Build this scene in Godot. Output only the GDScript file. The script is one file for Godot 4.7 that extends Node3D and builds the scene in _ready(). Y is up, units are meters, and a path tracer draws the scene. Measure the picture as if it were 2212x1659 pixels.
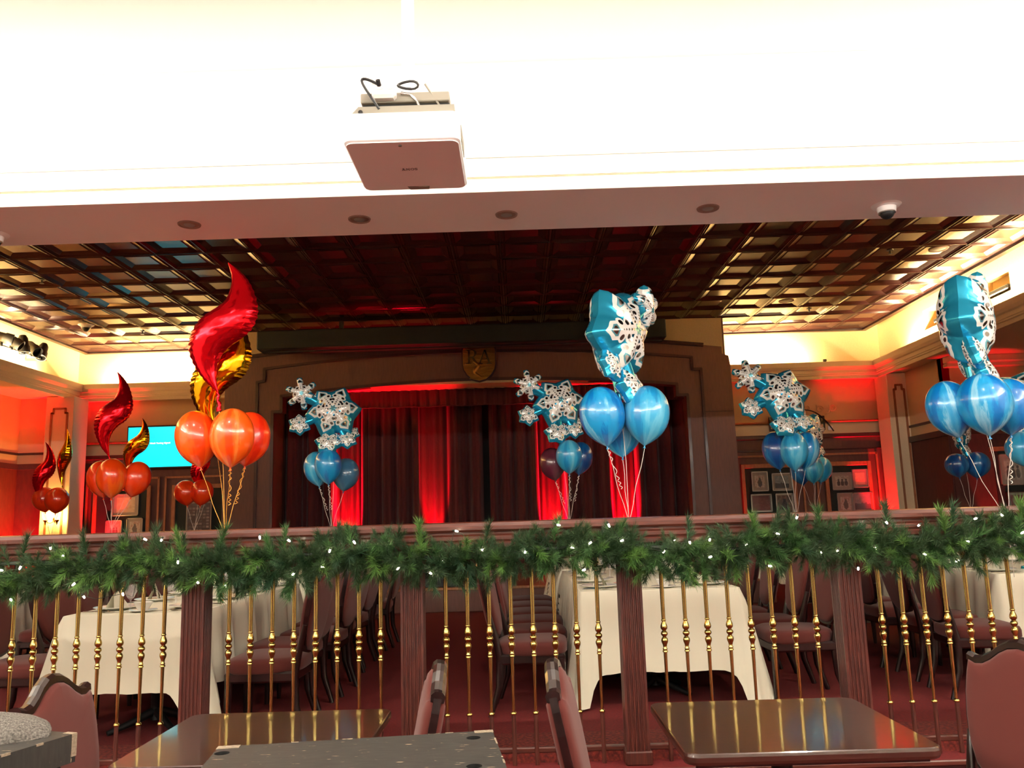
extends Node3D
# Banquet hall seen over a brass and mahogany railing: balloons, garland, tables, coffered ceiling and stage.

var M := {}
var taken := {}
var rng := RandomNumberGenerator.new()

func _ready() -> void:
	rng.seed = 7
	setup_view()
	setup_lights()
	setup_materials()
	build_shell()
	build_ceiling()
	build_stage()
	build_walls()
	build_railing()
	build_tables()
	build_chairs()
	build_foreground()
	build_projector()
	build_fittings()
	build_balloons()
	build_garland()

# ---------------------------------------------------------------- view and light
func setup_view() -> void:
	var cam := Camera3D.new()
	cam.name = "camera"
	cam.position = Vector3(0, 1.25, 0)
	cam.rotation = Vector3(deg_to_rad(9.3), 0.0033, -0.030)
	cam.fov = rad_to_deg(2.0 * atan(829.5 / 1800.0))
	cam.near = 0.05
	cam.far = 60.0
	cam.current = true
	add_child(cam)
	var env := Environment.new()
	env.background_mode = Environment.BG_COLOR
	env.background_color = Color(0, 0, 0)
	env.tonemap_mode = Environment.TONE_MAPPER_LINEAR
	env.tonemap_exposure = 1.25
	env.sdfgi_enabled = true
	env.ssao_enabled = true
	env.ssil_enabled = true
	var we := WorldEnvironment.new()
	we.name = "environment"
	we.environment = env
	add_child(we)

const TRAY := Color(1.0, 0.985, 0.95)
const COVE := Color(1.0, 0.90, 0.70)
const RED := Color(1.0, 0.0, 0.12)

func area(called: String, at: Vector3, facing: Vector3, along: Vector3, size: Vector2, col: Color, e: float) -> void:
	var l := AreaLight3D.new()
	l.name = called
	l.area_size = size
	l.area_normalize_energy = true
	l.light_color = col
	l.light_energy = e
	l.shadow_enabled = true
	l.area_range = 40.0
	var z := -facing.normalized()
	var x := along.normalized()
	l.transform = Transform3D(Basis(x, z.cross(x), z), at)
	add_child(l)

func spot(parent: Node, called: String, at: Vector3, to: Vector3, angle: float, col: Color, e: float, size := 0.04, soft := 0.6) -> void:
	var l := SpotLight3D.new()
	l.name = called
	l.light_color = col
	l.light_energy = e
	l.light_size = size
	l.spot_angle = angle
	l.spot_angle_attenuation = soft
	l.spot_range = 40.0
	l.spot_attenuation = 2.0
	l.shadow_enabled = true
	var z := (at - to).normalized()
	var up := Vector3.FORWARD if absf(z.y) > 0.9 else Vector3.UP
	var x := up.cross(z).normalized()
	l.transform = Transform3D(Basis(x, z.cross(x), z), at)
	parent.add_child(l, true)

func omni(parent: Node, called: String, at: Vector3, col: Color, e: float, size := 0.03) -> void:
	var l := OmniLight3D.new()
	l.name = called
	l.light_color = col
	l.light_energy = e
	l.light_size = size
	l.omni_range = 40.0
	l.omni_attenuation = 2.0
	l.shadow_enabled = true
	l.position = at
	parent.add_child(l, true)

func setup_lights() -> void:
	# indirect cove strips round the white tray ceiling over the bar side
	area("tray_strip_light", Vector3(0, 3.47, 3.3), Vector3(0, 1, -0.6), Vector3.RIGHT, Vector2(13.0, 0.06), TRAY, 75.0)
	area("tray_strip_light_003", Vector3(0, 3.245, -4.80), Vector3(0, 1, 0.35), Vector3.RIGHT, Vector2(13.0, 0.04), TRAY, 4.0)
	area("tray_strip_light_001", Vector3(-6.55, 3.47, -0.6), Vector3(0.6, 1, 0), Vector3.FORWARD, Vector2(7.0, 0.06), TRAY, 55.0)
	area("tray_strip_light_002", Vector3(6.55, 3.47, -0.6), Vector3(-0.6, 1, 0), Vector3.FORWARD, Vector2(7.0, 0.06), TRAY, 55.0)
	# warm cove strips on the cornice ledges of the dining room
	area("cove_strip_light", Vector3(-8.08, 3.87, -10.0), Vector3(-0.25, 1, 0), Vector3.FORWARD, Vector2(8.0, 0.05), COVE, 55.0)
	area("cove_strip_light_001", Vector3(6.72, 3.87, -11.2), Vector3(0.25, 1, 0), Vector3.FORWARD, Vector2(6.0, 0.05), COVE, 45.0)
	area("cove_strip_light_002", Vector3(-6.4, 3.87, -15.25), Vector3(0, 1, -0.25), Vector3.RIGHT, Vector2(2.4, 0.05), COVE, 22.0)
	area("cove_strip_light_003", Vector3(4.6, 3.87, -15.25), Vector3(0, 1, -0.25), Vector3.RIGHT, Vector2(1.5, 0.05), COVE, 15.0)

# ---------------------------------------------------------------- materials
func grain(dark: Color, light: Color, freq: float, sd: int, size := 256) -> NoiseTexture2D:
	var n := FastNoiseLite.new()
	n.seed = sd
	n.frequency = freq
	n.fractal_octaves = 4
	var g := Gradient.new()
	g.set_color(0, dark)
	g.set_color(1, light)
	var t := NoiseTexture2D.new()
	t.width = size
	t.height = size
	t.seamless = true
	t.noise = n
	t.color_ramp = g
	return t

func mat(called: String, col: Color, rough := 0.6, metal := 0.0, spec := 0.5) -> StandardMaterial3D:
	var m := StandardMaterial3D.new()
	m.resource_name = called
	m.albedo_color = col
	m.roughness = rough
	m.metallic = metal
	m.metallic_specular = spec
	M[called] = m
	return m

func grained(called: String, dark: Color, light: Color, scale: Vector3, rough: float, coat := 0.0, freq := 0.03) -> StandardMaterial3D:
	var m := mat(called, Color.WHITE, rough)
	m.albedo_texture = grain(dark, light, freq, called.hash() % 1000)
	m.uv1_triplanar = true
	m.uv1_world_triplanar = true
	m.uv1_scale = scale
	if coat > 0.0:
		m.clearcoat_enabled = true
		m.clearcoat = coat
		m.clearcoat_roughness = 0.12
	return m

func glow(called: String, col: Color, e: float) -> StandardMaterial3D:
	var m := mat(called, col, 0.4)
	m.emission_enabled = true
	m.emission = col
	m.emission_energy_multiplier = e
	return m

func setup_materials() -> void:
	grained("carpet", Color(0.33, 0.012, 0.02), Color(0.45, 0.024, 0.032), Vector3(1.5, 1.5, 1.5), 0.95, 0.0, 0.11)
	grained("carpet_border", Color(0.22, 0.02, 0.03), Color(0.55, 0.20, 0.14), Vector3(2.2, 2.2, 2.2), 0.95, 0.0, 0.06)
	grained("mahogany", Color(0.19, 0.07, 0.052), Color(0.37, 0.16, 0.115), Vector3(9.0, 0.7, 9.0), 0.42, 0.25)
	grained("rail_wood", Color(0.25, 0.105, 0.075), Color(0.40, 0.19, 0.14), Vector3(0.7, 9.0, 9.0), 0.4, 0.25)
	grained("chair_wood", Color(0.07, 0.028, 0.03), Color(0.14, 0.055, 0.055), Vector3(6, 1.5, 6), 0.3, 0.6)
	grained("table_wood", Color(0.18, 0.092, 0.07), Color(0.225, 0.12, 0.092), Vector3(1.2, 6.0, 6.0), 0.3, 1.0, 0.02)
	(M.table_wood as StandardMaterial3D).clearcoat_roughness = 0.06
	grained("stage_wood", Color(0.37, 0.225, 0.185), Color(0.43, 0.265, 0.215), Vector3(3, 0.5, 3), 0.5, 0.0, 0.03)
	grained("stage_trim", Color(0.22, 0.10, 0.08), Color(0.28, 0.135, 0.105), Vector3(3, 3, 3), 0.35, 0.2)
	grained("panel_brown", Color(0.33, 0.17, 0.135), Color(0.38, 0.205, 0.165), Vector3(2, 0.6, 2), 0.55, 0.0, 0.03)
	grained("panel_maroon", Color(0.27, 0.11, 0.095), Color(0.33, 0.145, 0.12), Vector3(2, 0.6, 2), 0.6, 0.0, 0.03)
	grained("oak_trim", Color(0.56, 0.35, 0.22), Color(0.66, 0.43, 0.28), Vector3(4, 1, 4), 0.5)
	grained("burgundy", Color(0.31, 0.098, 0.072), Color(0.36, 0.12, 0.09), Vector3(30, 30, 30), 0.9, 0.0, 0.2)
	var b: StandardMaterial3D = M.burgundy
	b.rim_enabled = true
	b.rim = 0.25
	b.rim_tint = 0.7
	grained("velvet", Color(0.22, 0.008, 0.022), Color(0.28, 0.012, 0.03), Vector3(6, 0.6, 6), 0.85)
	b = M.velvet
	b.rim_enabled = true
	b.rim = 0.3
	b.rim_tint = 0.9
	grained("linen", Color(0.90, 0.885, 0.80), Color(0.95, 0.94, 0.86), Vector3(20, 20, 20), 0.9, 0.0, 0.25)
	grained("cream", Color(0.90, 0.79, 0.58), Color(0.93, 0.825, 0.62), Vector3(1, 1, 1), 0.8, 0.0, 0.1)
	grained("cornice", Color(0.90, 0.81, 0.66), Color(0.92, 0.835, 0.69), Vector3(1, 1, 1), 0.7, 0.0, 0.1)
	mat("pale_wall", Color(0.85, 0.72, 0.55), 0.8)
	mat("white_paint", Color(0.93, 0.91, 0.87), 0.8)
	mat("beam_paint", Color(0.92, 0.88, 0.85), 0.8)
	mat("reveal", Color(0.55, 0.49, 0.42), 0.8)  # darker tan paints in the shadow gaps between the white fascia boards
	mat("tile", Color(0.23, 0.125, 0.115), 0.24, 0.0, 0.30)
	mat("tile_trim", Color(0.17, 0.07, 0.06), 0.35)
	mat("black", Color(0.025, 0.025, 0.028), 0.55)
	mat("duct_black", Color(0.05, 0.065, 0.06), 0.7)
	mat("dark_green", Color(0.11, 0.14, 0.125), 0.85)
	mat("brass", Color(0.78, 0.70, 0.42), 0.2, 1.0)
	mat("crest_gold", Color(0.72, 0.52, 0.24), 0.3, 1.0)
	mat("steel", Color(0.78, 0.77, 0.75), 0.2, 1.0)
	mat("china", Color(0.93, 0.92, 0.89), 0.15)
	mat("white_plastic", Color(0.94, 0.935, 0.92), 0.45)
	mat("grey_plastic", Color(0.55, 0.53, 0.48), 0.5)
	mat("dark_plastic", Color(0.10, 0.095, 0.09), 0.5)
	mat("grille", Color(0.55, 0.44, 0.38), 0.7)
	mat("silver_frame", Color(0.74, 0.72, 0.68), 0.3, 0.7)
	mat("mount_board", Color(0.62, 0.56, 0.49), 0.8)
	mat("wire_green", Color(0.03, 0.10, 0.05), 0.6)
	var g := mat("glass", Color(0.95, 0.97, 0.97, 0.12), 0.03)
	g.transparency = BaseMaterial3D.TRANSPARENCY_ALPHA
	glow("screen", Color(0.0, 0.92, 1.0), 0.8)
	glow("screen_text", Color(1, 1, 1), 1.5)
	glow("bulb", Color(1.0, 0.95, 0.86), 14.0)
	glow("lamp_glass", Color(1.0, 0.83, 0.52), 3.5)
	glow("red_lens", Color(1.0, 0.02, 0.10), 3.0)
	glow("strip_glow", Color(1.0, 0.86, 0.58), 1.5)
	mat("ribbon_white", Color(0.90, 0.86, 0.82), 0.25)
	mat("ribbon_gold", Color(0.90, 0.62, 0.28), 0.25, 0.4)
	foil("foil_red", Color(0.90, 0.05, 0.11), 0.16).metallic = 0.85
	foil("foil_gold", Color(0.98, 0.70, 0.09), 0.12)
	foil("foil_blue", Color(0.16, 0.66, 0.82), 0.2).metallic = 0.65
	var sf := foil("foil_snow", Color.WHITE, 0.2)
	var ss := foil("foil_snow_small", Color.WHITE, 0.2)
	var ps := snow_print(1.45)
	ss.albedo_texture = ps[0]
	ss.metallic_texture = ps[1]
	ss.texture_repeat = false
	var pr := snow_print(1.22)
	sf.albedo_texture = pr[0]
	sf.metallic_texture = pr[1]
	sf.texture_repeat = false
	latex("latex_orange", [Color(0.96, 0.27, 0.04), Color(1.0, 0.38, 0.08), Color(1.0, 0.52, 0.22)], 0.010, 3)
	latex("latex_red_orange", [Color(0.88, 0.15, 0.04), Color(0.95, 0.23, 0.05), Color(0.97, 0.28, 0.08)], 0.008, 5)
	latex("latex_blue", [Color(0.03, 0.46, 0.77), Color(0.11, 0.60, 0.85), Color(0.58, 0.82, 0.94)], 0.010, 11)
	latex("latex_sky", [Color(0.12, 0.56, 0.80), Color(0.22, 0.68, 0.88), Color(0.42, 0.78, 0.92)], 0.009, 17)
	latex("latex_deep", [Color(0.02, 0.25, 0.52), Color(0.05, 0.36, 0.62), Color(0.16, 0.50, 0.74)], 0.009, 23)
	latex("latex_grey_blue", [Color(0.24, 0.44, 0.58), Color(0.30, 0.50, 0.63), Color(0.36, 0.56, 0.68)], 0.006, 29)
	latex("latex_plum", [Color(0.30, 0.10, 0.17), Color(0.36, 0.13, 0.21), Color(0.40, 0.17, 0.25)], 0.006, 31)
	mat("needle_dark", Color(0.13, 0.25, 0.12), 0.55)
	mat("needle_mid", Color(0.20, 0.36, 0.16), 0.55)
	mat("needle_light", Color(0.32, 0.48, 0.20), 0.55)
	mat("needle_blue", Color(0.15, 0.30, 0.19), 0.55)
	for k in ["needle_dark", "needle_mid", "needle_light", "needle_blue"]:
		var nm: StandardMaterial3D = M[k]
		nm.backlight_enabled = true
		nm.backlight = Color(0.25, 0.3, 0.2)
	grained("ply_black", Color(0.115, 0.11, 0.105), Color(0.20, 0.195, 0.18), Vector3(1.5, 1.5, 7), 0.55, 0.0, 0.04)
	b = M.ply_black
	b.detail_enabled = true
	b.detail_blend_mode = BaseMaterial3D.BLEND_MODE_MIX
	var chips := grain(Color(0.7, 0.6, 0.48, 0.0), Color(0.74, 0.64, 0.52, 0.9), 0.05, 91)
	chips.color_ramp.set_offset(0, 0.86)
	chips.color_ramp.set_offset(1, 0.90)
	b.detail_albedo = chips
	grained("bare_ply", Color(0.42, 0.37, 0.31), Color(0.62, 0.56, 0.48), Vector3(8, 8, 8), 0.8, 0.0, 0.06)
	grained("speckle", Color(0.10, 0.09, 0.085), Color(0.62, 0.60, 0.57), Vector3(5, 5, 5), 0.9, 0.0, 0.12)
	photos()

func foil(called: String, col: Color, rough: float) -> StandardMaterial3D:
	var m := mat(called, col, rough, 1.0)
	var n := FastNoiseLite.new()
	n.seed = 5
	n.frequency = 0.02
	n.fractal_octaves = 2
	var t := NoiseTexture2D.new()
	t.width = 256
	t.height = 256
	t.seamless = true
	t.noise = n
	t.as_normal_map = true
	t.bump_strength = 3.0
	m.normal_enabled = true
	m.normal_texture = t
	m.normal_scale = 0.25
	return m

func latex(called: String, cols: Array, freq: float, sd: int) -> void:
	var n := FastNoiseLite.new()
	n.seed = sd
	n.frequency = freq
	n.fractal_octaves = 2
	n.domain_warp_enabled = true
	n.domain_warp_amplitude = 70.0
	n.domain_warp_frequency = 0.008
	var g := Gradient.new()
	g.offsets = PackedFloat32Array([0.0, 0.38, 0.46, 0.62, 0.72, 1.0])
	g.colors = PackedColorArray([cols[0], cols[0], cols[1], cols[1], cols[2], cols[1]])
	var t := NoiseTexture2D.new()
	t.width = 512
	t.height = 256
	t.seamless = true
	t.noise = n
	t.color_ramp = g
	var m := mat(called, Color.WHITE, 0.28)
	m.albedo_texture = t
	m.uv1_scale = Vector3(1, 0.22, 1)
	m.clearcoat_enabled = true
	m.clearcoat = 0.9
	m.clearcoat_roughness = 0.06
	m.backlight_enabled = true
	m.backlight = Color(0.35, 0.35, 0.35)

# Printed snowflake of the foil stars: [colour, metal] pictures.
func snow_print(bold: float) -> Array:
	var s := 384
	var a := Image.create(s, s, false, Image.FORMAT_RGBA8)
	var b := Image.create(s, s, false, Image.FORMAT_RGBA8)
	var blue := Color(0.17, 0.68, 0.84)
	var deep := Color(0.10, 0.50, 0.70)
	var teal := Color(0.42, 0.70, 0.76)
	var white := Color(0.95, 0.94, 0.91)
	var chrome := Color(0.72, 0.70, 0.68)
	for y in s:
		for x in s:
			var p := Vector2(x + 0.5, y + 0.5) / s * 2.0 - Vector2.ONE
			var r := p.length()
			var c := blue
			var met := 0.6
			if r < 1.0:
				var th := fposmod(atan2(p.y, p.x), PI / 3.0)
				if th > PI / 6.0:
					th -= PI / 3.0
				var u := r * cos(th)
				var w := absf(r * sin(th)) / bold
				var arm := u < 0.66 and w < 0.085
				var tip := u >= 0.58 and u < 0.96 and w < (0.175 if u < 0.74 else 0.175 * (0.96 - u) / 0.22)
				var lobe1 := Vector2(u - 0.54, (w - 0.125) * 0.9).length() < 0.092
				var lobe2 := Vector2(u - 0.36, (w - 0.115) * 0.9).length() < 0.092
				if arm or tip or lobe1 or lobe2 or r < 0.13:
					c = white
					met = 0.08
				if lobe1 and Vector2(u - 0.54, w - 0.135).length() < 0.048 or lobe2 and Vector2(u - 0.36, w - 0.125).length() < 0.046:
					c = chrome
					met = 1.0
				if arm and u > 0.17:
					for k in 5:
						if Vector2(u - 0.20 - k * 0.085, w).length() < 0.015 + 0.003 * (4 - k):
							c = chrome
							met = 1.0
				if tip and u > 0.645 and u < 0.86:
					var lim := 0.11 if u < 0.72 else 0.11 * (0.86 - u) / 0.14
					if w < lim:
						c = teal
						met = 0.5
					if u > 0.675 and u < 0.82 and w < (0.075 if u < 0.72 else 0.075 * (0.82 - u) / 0.10):
						c = chrome
						met = 1.0
				if r < 0.36 and r > 0.16 and not arm and not lobe2 and w > 0.08:
					c = deep
					met = 1.0
				if r < 0.15 and w < 0.05 * (1.0 - r / 0.16) + 0.008:
					c = teal
					met = 0.5
			a.set_pixel(x, y, c)
			b.set_pixel(x, y, Color(met, met, met))
	return [ImageTexture.create_from_image(a), ImageTexture.create_from_image(b)]

# Small blurred photographs for the frames on the wall boards.
func photos() -> void:
	var kinds := [
		["photo_figure", Color(0.80, 0.74, 0.66), Color(0.36, 0.30, 0.26), Color(0.55, 0.25, 0.22)],
		["photo_group", Color(0.76, 0.72, 0.64), Color(0.22, 0.20, 0.18), Color(0.45, 0.42, 0.38)],
		["photo_street", Color(0.52, 0.56, 0.56), Color(0.25, 0.28, 0.30), Color(0.70, 0.70, 0.66)],
		["photo_dark", Color(0.30, 0.24, 0.20), Color(0.14, 0.11, 0.10), Color(0.62, 0.50, 0.42)],
		["photo_pale", Color(0.86, 0.76, 0.60), Color(0.80, 0.68, 0.52), Color(0.74, 0.62, 0.48)],
		["photo_red", Color(0.46, 0.16, 0.16), Color(0.26, 0.10, 0.12), Color(0.62, 0.34, 0.32)],
	]
	for i in kinds.size():
		var k: Array = kinds[i]
		var im := Image.create(64, 64, false, Image.FORMAT_RGBA8)
		var n := FastNoiseLite.new()
		n.seed = 40 + i
		n.frequency = 0.06
		for y in 64:
			for x in 64:
				var v := n.get_noise_2d(x, y)
				var c: Color = k[1]
				c = c.lerp(k[3], clampf(v * 1.6 + 0.1, 0.0, 1.0) * 0.6)
				if i == 0 or i == 3:
					var d := Vector2(x - 32, (y - 40) * 0.7).length()
					if d < 14.0 + v * 5.0 or Vector2(x - 32, y - 18).length() < 7.0:
						c = k[2]
				elif i == 1:
					for j in 3:
						if Vector2(x - 14 - j * 18, (y - 44) * 0.55).length() < 8.0 or Vector2(x - 14 - j * 18, y - 24).length() < 5.0:
							c = k[2]
				elif i == 2 and y > 38 + v * 10.0:
					c = k[2]
				im.set_pixel(x, y, c)
		var m := mat(k[0], Color.WHITE, 0.12)
		m.albedo_texture = ImageTexture.create_from_image(im)
	# sheet of many small portraits
	var sh := Image.create(96, 128, false, Image.FORMAT_RGBA8)
	sh.fill(Color(0.20, 0.12, 0.11))
	rng.seed = 55
	for j in 9:
		for i in 6:
			if rng.randf() < 0.8:
				var t := rng.randf_range(0.25, 0.6)
				sh.fill_rect(Rect2i(4 + i * 15, 5 + j * 13, 12, 9), Color(t, t * 0.86, t * 0.8))
	mat("photo_sheet", Color.WHITE, 0.15).albedo_texture = ImageTexture.create_from_image(sh)

# ---------------------------------------------------------------- mesh builder
class MB:
	var v := PackedVector3Array()
	var n := PackedVector3Array()
	var uv := PackedVector2Array()
	var idx := PackedInt32Array()

	func vert(p: Vector3, nn: Vector3, t := Vector2.ZERO) -> int:
		v.append(p)
		n.append(nn)
		uv.append(t)
		return v.size() - 1

	func face(a: int, b: int, c: int) -> void:
		var cr := (v[b] - v[a]).cross(v[c] - v[a])
		if cr.dot(n[a] + n[b] + n[c]) > 0.0:
			var t := b
			b = c
			c = t
		idx.append(a)
		idx.append(b)
		idx.append(c)

	func flat(pts: Array, nn: Vector3) -> void:
		var f := v.size()
		for p in pts:
			vert(p, nn)
		for i in range(1, pts.size() - 1):
			face(f, f + i, f + i + 1)

	func quad_uv(a: Vector3, b: Vector3, c: Vector3, d: Vector3, nn: Vector3) -> void:
		var f := vert(a, nn, Vector2(0, 1))
		vert(b, nn, Vector2(1, 1))
		vert(c, nn, Vector2(1, 0))
		vert(d, nn, Vector2(0, 0))
		face(f, f + 1, f + 2)
		face(f, f + 2, f + 3)

	# box with chamfered edges, c centre, s full size
	func box(c: Vector3, s: Vector3, bev := 0.0, xf := Transform3D.IDENTITY) -> MB:
		var h := s * 0.5
		bev = minf(bev, minf(h.x, minf(h.y, h.z)) * 0.9)
		var ax := [Vector3(1, 0, 0), Vector3(0, 1, 0), Vector3(0, 0, 1)]
		for i in 3:
			var j := (i + 1) % 3
			var k := (i + 2) % 3
			for sg in [-1.0, 1.0]:
				var pts := []
				for q in [[-1, -1], [1, -1], [1, 1], [-1, 1]]:
					var p: Vector3 = ax[i] * h[i] * sg + ax[j] * (h[j] - bev) * q[0] + ax[k] * (h[k] - bev) * q[1]
					pts.append(xf * (c + p))
				flat(pts, (xf.basis * (ax[i] * sg)).normalized())
			if bev > 0.0:
				for s1 in [-1.0, 1.0]:
					for s2 in [-1.0, 1.0]:
						var pts := []
						for e in [-1.0, 1.0]:
							pts.append(xf * (c + ax[i] * (h[i] - bev) * e + ax[j] * h[j] * s1 + ax[k] * (h[k] - bev) * s2))
						for e in [1.0, -1.0]:
							pts.append(xf * (c + ax[i] * (h[i] - bev) * e + ax[j] * (h[j] - bev) * s1 + ax[k] * h[k] * s2))
						flat(pts, (xf.basis * (ax[j] * s1 + ax[k] * s2)).normalized())
		if bev > 0.0:
			for sx in [-1.0, 1.0]:
				for sy in [-1.0, 1.0]:
					for sz in [-1.0, 1.0]:
						flat([xf * (c + Vector3(h.x * sx, (h.y - bev) * sy, (h.z - bev) * sz)), xf * (c + Vector3((h.x - bev) * sx, h.y * sy, (h.z - bev) * sz)), xf * (c + Vector3((h.x - bev) * sx, (h.y - bev) * sy, h.z * sz))], (xf.basis * Vector3(sx, sy, sz)).normalized())
		return self

	# box from two corners
	func bb(a: Vector3, b: Vector3, bev := 0.0) -> MB:
		return box((a + b) * 0.5, (b - a).abs(), bev)

	# surface of revolution round y, profile of (radius, height)
	func lathe(prof: Array, seg := 16, xf := Transform3D.IDENTITY) -> MB:
		var len_all := 0.0
		for i in range(1, prof.size()):
			len_all += (prof[i] - prof[i - 1]).length()
		var acc := 0.0
		for i in range(prof.size() - 1):
			var a: Vector2 = prof[i]
			var b: Vector2 = prof[i + 1]
			var d := (b - a)
			var l := d.length()
			if l < 1e-6:
				continue
			var nf := Vector2(d.y, -d.x) / l
			var na := nf
			var nb := nf
			if i > 0:
				var dp: Vector2 = a - prof[i - 1]
				var np := Vector2(dp.y, -dp.x).normalized()
				if np.dot(nf) > 0.6:
					na = (np + nf).normalized()
			if i < prof.size() - 2:
				var dq: Vector2 = prof[i + 2] - b
				var nq := Vector2(dq.y, -dq.x).normalized()
				if nq.dot(nf) > 0.6:
					nb = (nq + nf).normalized()
			var f := v.size()
			for k in seg + 1:
				var an := TAU * k / seg
				var co := cos(an)
				var si := sin(an)
				vert(xf * Vector3(a.x * co, a.y, a.x * si), (xf.basis * Vector3(na.x * co, na.y, na.x * si)).normalized(), Vector2(float(k) / seg, acc / len_all))
				vert(xf * Vector3(b.x * co, b.y, b.x * si), (xf.basis * Vector3(nb.x * co, nb.y, nb.x * si)).normalized(), Vector2(float(k) / seg, (acc + l) / len_all))
			acc += l
			for k in seg:
				var q := f + k * 2
				if a.x > 1e-6:
					face(q, q + 2, q + 1)
				if b.x > 1e-6:
					face(q + 2, q + 3, q + 1)
		return self

	# swept tube; rad is a number or one per point
	func tube(path: Array, rad: Variant, seg := 6, caps := true) -> MB:
		var f := v.size()
		var side := Vector3.ZERO
		var m := path.size()
		for i in m:
			var d: Vector3 = (path[mini(i + 1, m - 1)] - path[maxi(i - 1, 0)]).normalized()
			if side == Vector3.ZERO:
				side = d.cross(Vector3.UP if absf(d.y) < 0.9 else Vector3.RIGHT).normalized()
			else:
				side = (side - d * side.dot(d)).normalized()
			var up := side.cross(d)
			var r: float = rad[i] if rad is Array else rad
			for k in seg:
				var an := TAU * k / seg
				var nn := side * cos(an) + up * sin(an)
				vert(path[i] + nn * r, nn, Vector2(float(k) / seg, float(i) / m))
		for i in m - 1:
			for k in seg:
				var a := f + i * seg + k
				var b := f + i * seg + (k + 1) % seg
				face(a, b, a + seg)
				face(b, b + seg, a + seg)
		if caps:
			for e in [0, m - 1]:
				var d2: Vector3 = (path[1] - path[0]) if e == 0 else (path[m - 1] - path[m - 2])
				var nn := d2.normalized() * (-1.0 if e == 0 else 1.0)
				var pts := []
				for k in seg:
					pts.append(v[f + e * seg + k])
				flat(pts, nn)
		return self

	# polygon in local xy, extruded from z = 0 to z = depth
	func prism(poly: PackedVector2Array, depth: float, xf := Transform3D.IDENTITY) -> MB:
		var tris := Geometry2D.triangulate_polygon(poly)
		for e in [0.0, 1.0]:
			var f := v.size()
			var nn := (xf.basis * Vector3(0, 0, -1.0 if e == 0.0 else 1.0) * signf(depth)).normalized()
			for p in poly:
				vert(xf * Vector3(p.x, p.y, depth * e), nn, p)
			for i in range(0, tris.size(), 3):
				face(f + tris[i], f + tris[i + 1], f + tris[i + 2])
		var cw := 1.0 if Geometry2D.is_polygon_clockwise(poly) else -1.0
		for i in poly.size():
			var a := poly[i]
			var b := poly[(i + 1) % poly.size()]
			var d := (b - a)
			if d.length() < 1e-7:
				continue
			d = d.normalized()
			flat([xf * Vector3(a.x, a.y, 0), xf * Vector3(b.x, b.y, 0), xf * Vector3(b.x, b.y, depth), xf * Vector3(a.x, a.y, depth)], (xf.basis * Vector3(-d.y, d.x, 0) * cw).normalized())
		return self

	# rows of equal length of points; smooth; out is a rough outward hint (or zero to use centre)
	func grid(rows: Array, centre: Variant = null, uvs: Array = []) -> MB:
		var f := v.size()
		var h := rows.size()
		var w: int = rows[0].size()
		for j in h:
			for i in w:
				var dx: Vector3 = rows[j][mini(i + 1, w - 1)] - rows[j][maxi(i - 1, 0)]
				var dy: Vector3 = rows[mini(j + 1, h - 1)][i] - rows[maxi(j - 1, 0)][i]
				if dx.length() < 1e-7:
					var jj := j + 1 if j == 0 else j - 1
					dx = rows[jj][mini(i + 1, w - 1)] - rows[jj][maxi(i - 1, 0)]
				if dy.length() < 1e-7:
					var ii := i + 1 if i == 0 else i - 1
					dy = rows[mini(j + 1, h - 1)][ii] - rows[maxi(j - 1, 0)][ii]
				var nn := dx.cross(dy).normalized()
				if nn == Vector3.ZERO:
					nn = Vector3.UP
				if centre != null:
					var p: Vector3 = rows[j][i]
					if centre is Array:
						if nn.dot(centre[0]) < 0.0:
							nn = -nn
					elif nn.dot(p - centre) < 0.0:
						nn = -nn
				vert(rows[j][i], nn, uvs[j][i] if uvs.size() else Vector2(float(i) / (w - 1), float(j) / (h - 1)))
		for j in h - 1:
			for i in w - 1:
				var a := f + j * w + i
				face(a, a + 1, a + w)
				face(a + 1, a + w + 1, a + w)
		return self

	func mesh() -> ArrayMesh:
		var arr := []
		arr.resize(Mesh.ARRAY_MAX)
		arr[Mesh.ARRAY_VERTEX] = v
		arr[Mesh.ARRAY_NORMAL] = n
		arr[Mesh.ARRAY_TEX_UV] = uv
		arr[Mesh.ARRAY_INDEX] = idx
		var m := ArrayMesh.new()
		m.add_surface_from_arrays(Mesh.PRIMITIVE_TRIANGLES, arr)
		return m

# ---------------------------------------------------------------- objects
func numbered(called: String) -> String:
	var base := called
	var us := called.rfind("_")
	if us > 0 and called.substr(us + 1).is_valid_int() and called.length() - us == 4:
		base = called.substr(0, us)
	if not taken.has(base):
		taken[base] = 0
		return base
	taken[base] += 1
	return "%s_%03d" % [base, taken[base]]

func put(called: String, mesh: Mesh, m: Variant, parent: Node = null, at := Transform3D.IDENTITY) -> MeshInstance3D:
	var o := MeshInstance3D.new()
	o.mesh = mesh
	o.material_override = null
	var material: Material = M[m] if m is String else m
	if mesh is ArrayMesh:
		if mesh.surface_get_material(0) == null or mesh.surface_get_material(0) == material:
			mesh.surface_set_material(0, material)
		else:
			o.set_surface_override_material(0, material)
	else:
		o.set_surface_override_material(0, material)
	o.transform = at
	o.cast_shadow = GeometryInstance3D.SHADOW_CASTING_SETTING_ON
	if parent == null:
		o.name = numbered(called)
		add_child(o)
	else:
		o.name = called
		parent.add_child(o, true)
	return o

func obj(called: String, b: MB, m: Variant, parent: Node = null, at := Transform3D.IDENTITY) -> MeshInstance3D:
	return put(called, b.mesh(), m, parent, at)

func tag(o: Node, label: String, category: String, group := "") -> Node:
	o.set_meta("label", label)
	o.set_meta("category", category)
	if group != "":
		o.set_meta("group", group)
	return o

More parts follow.
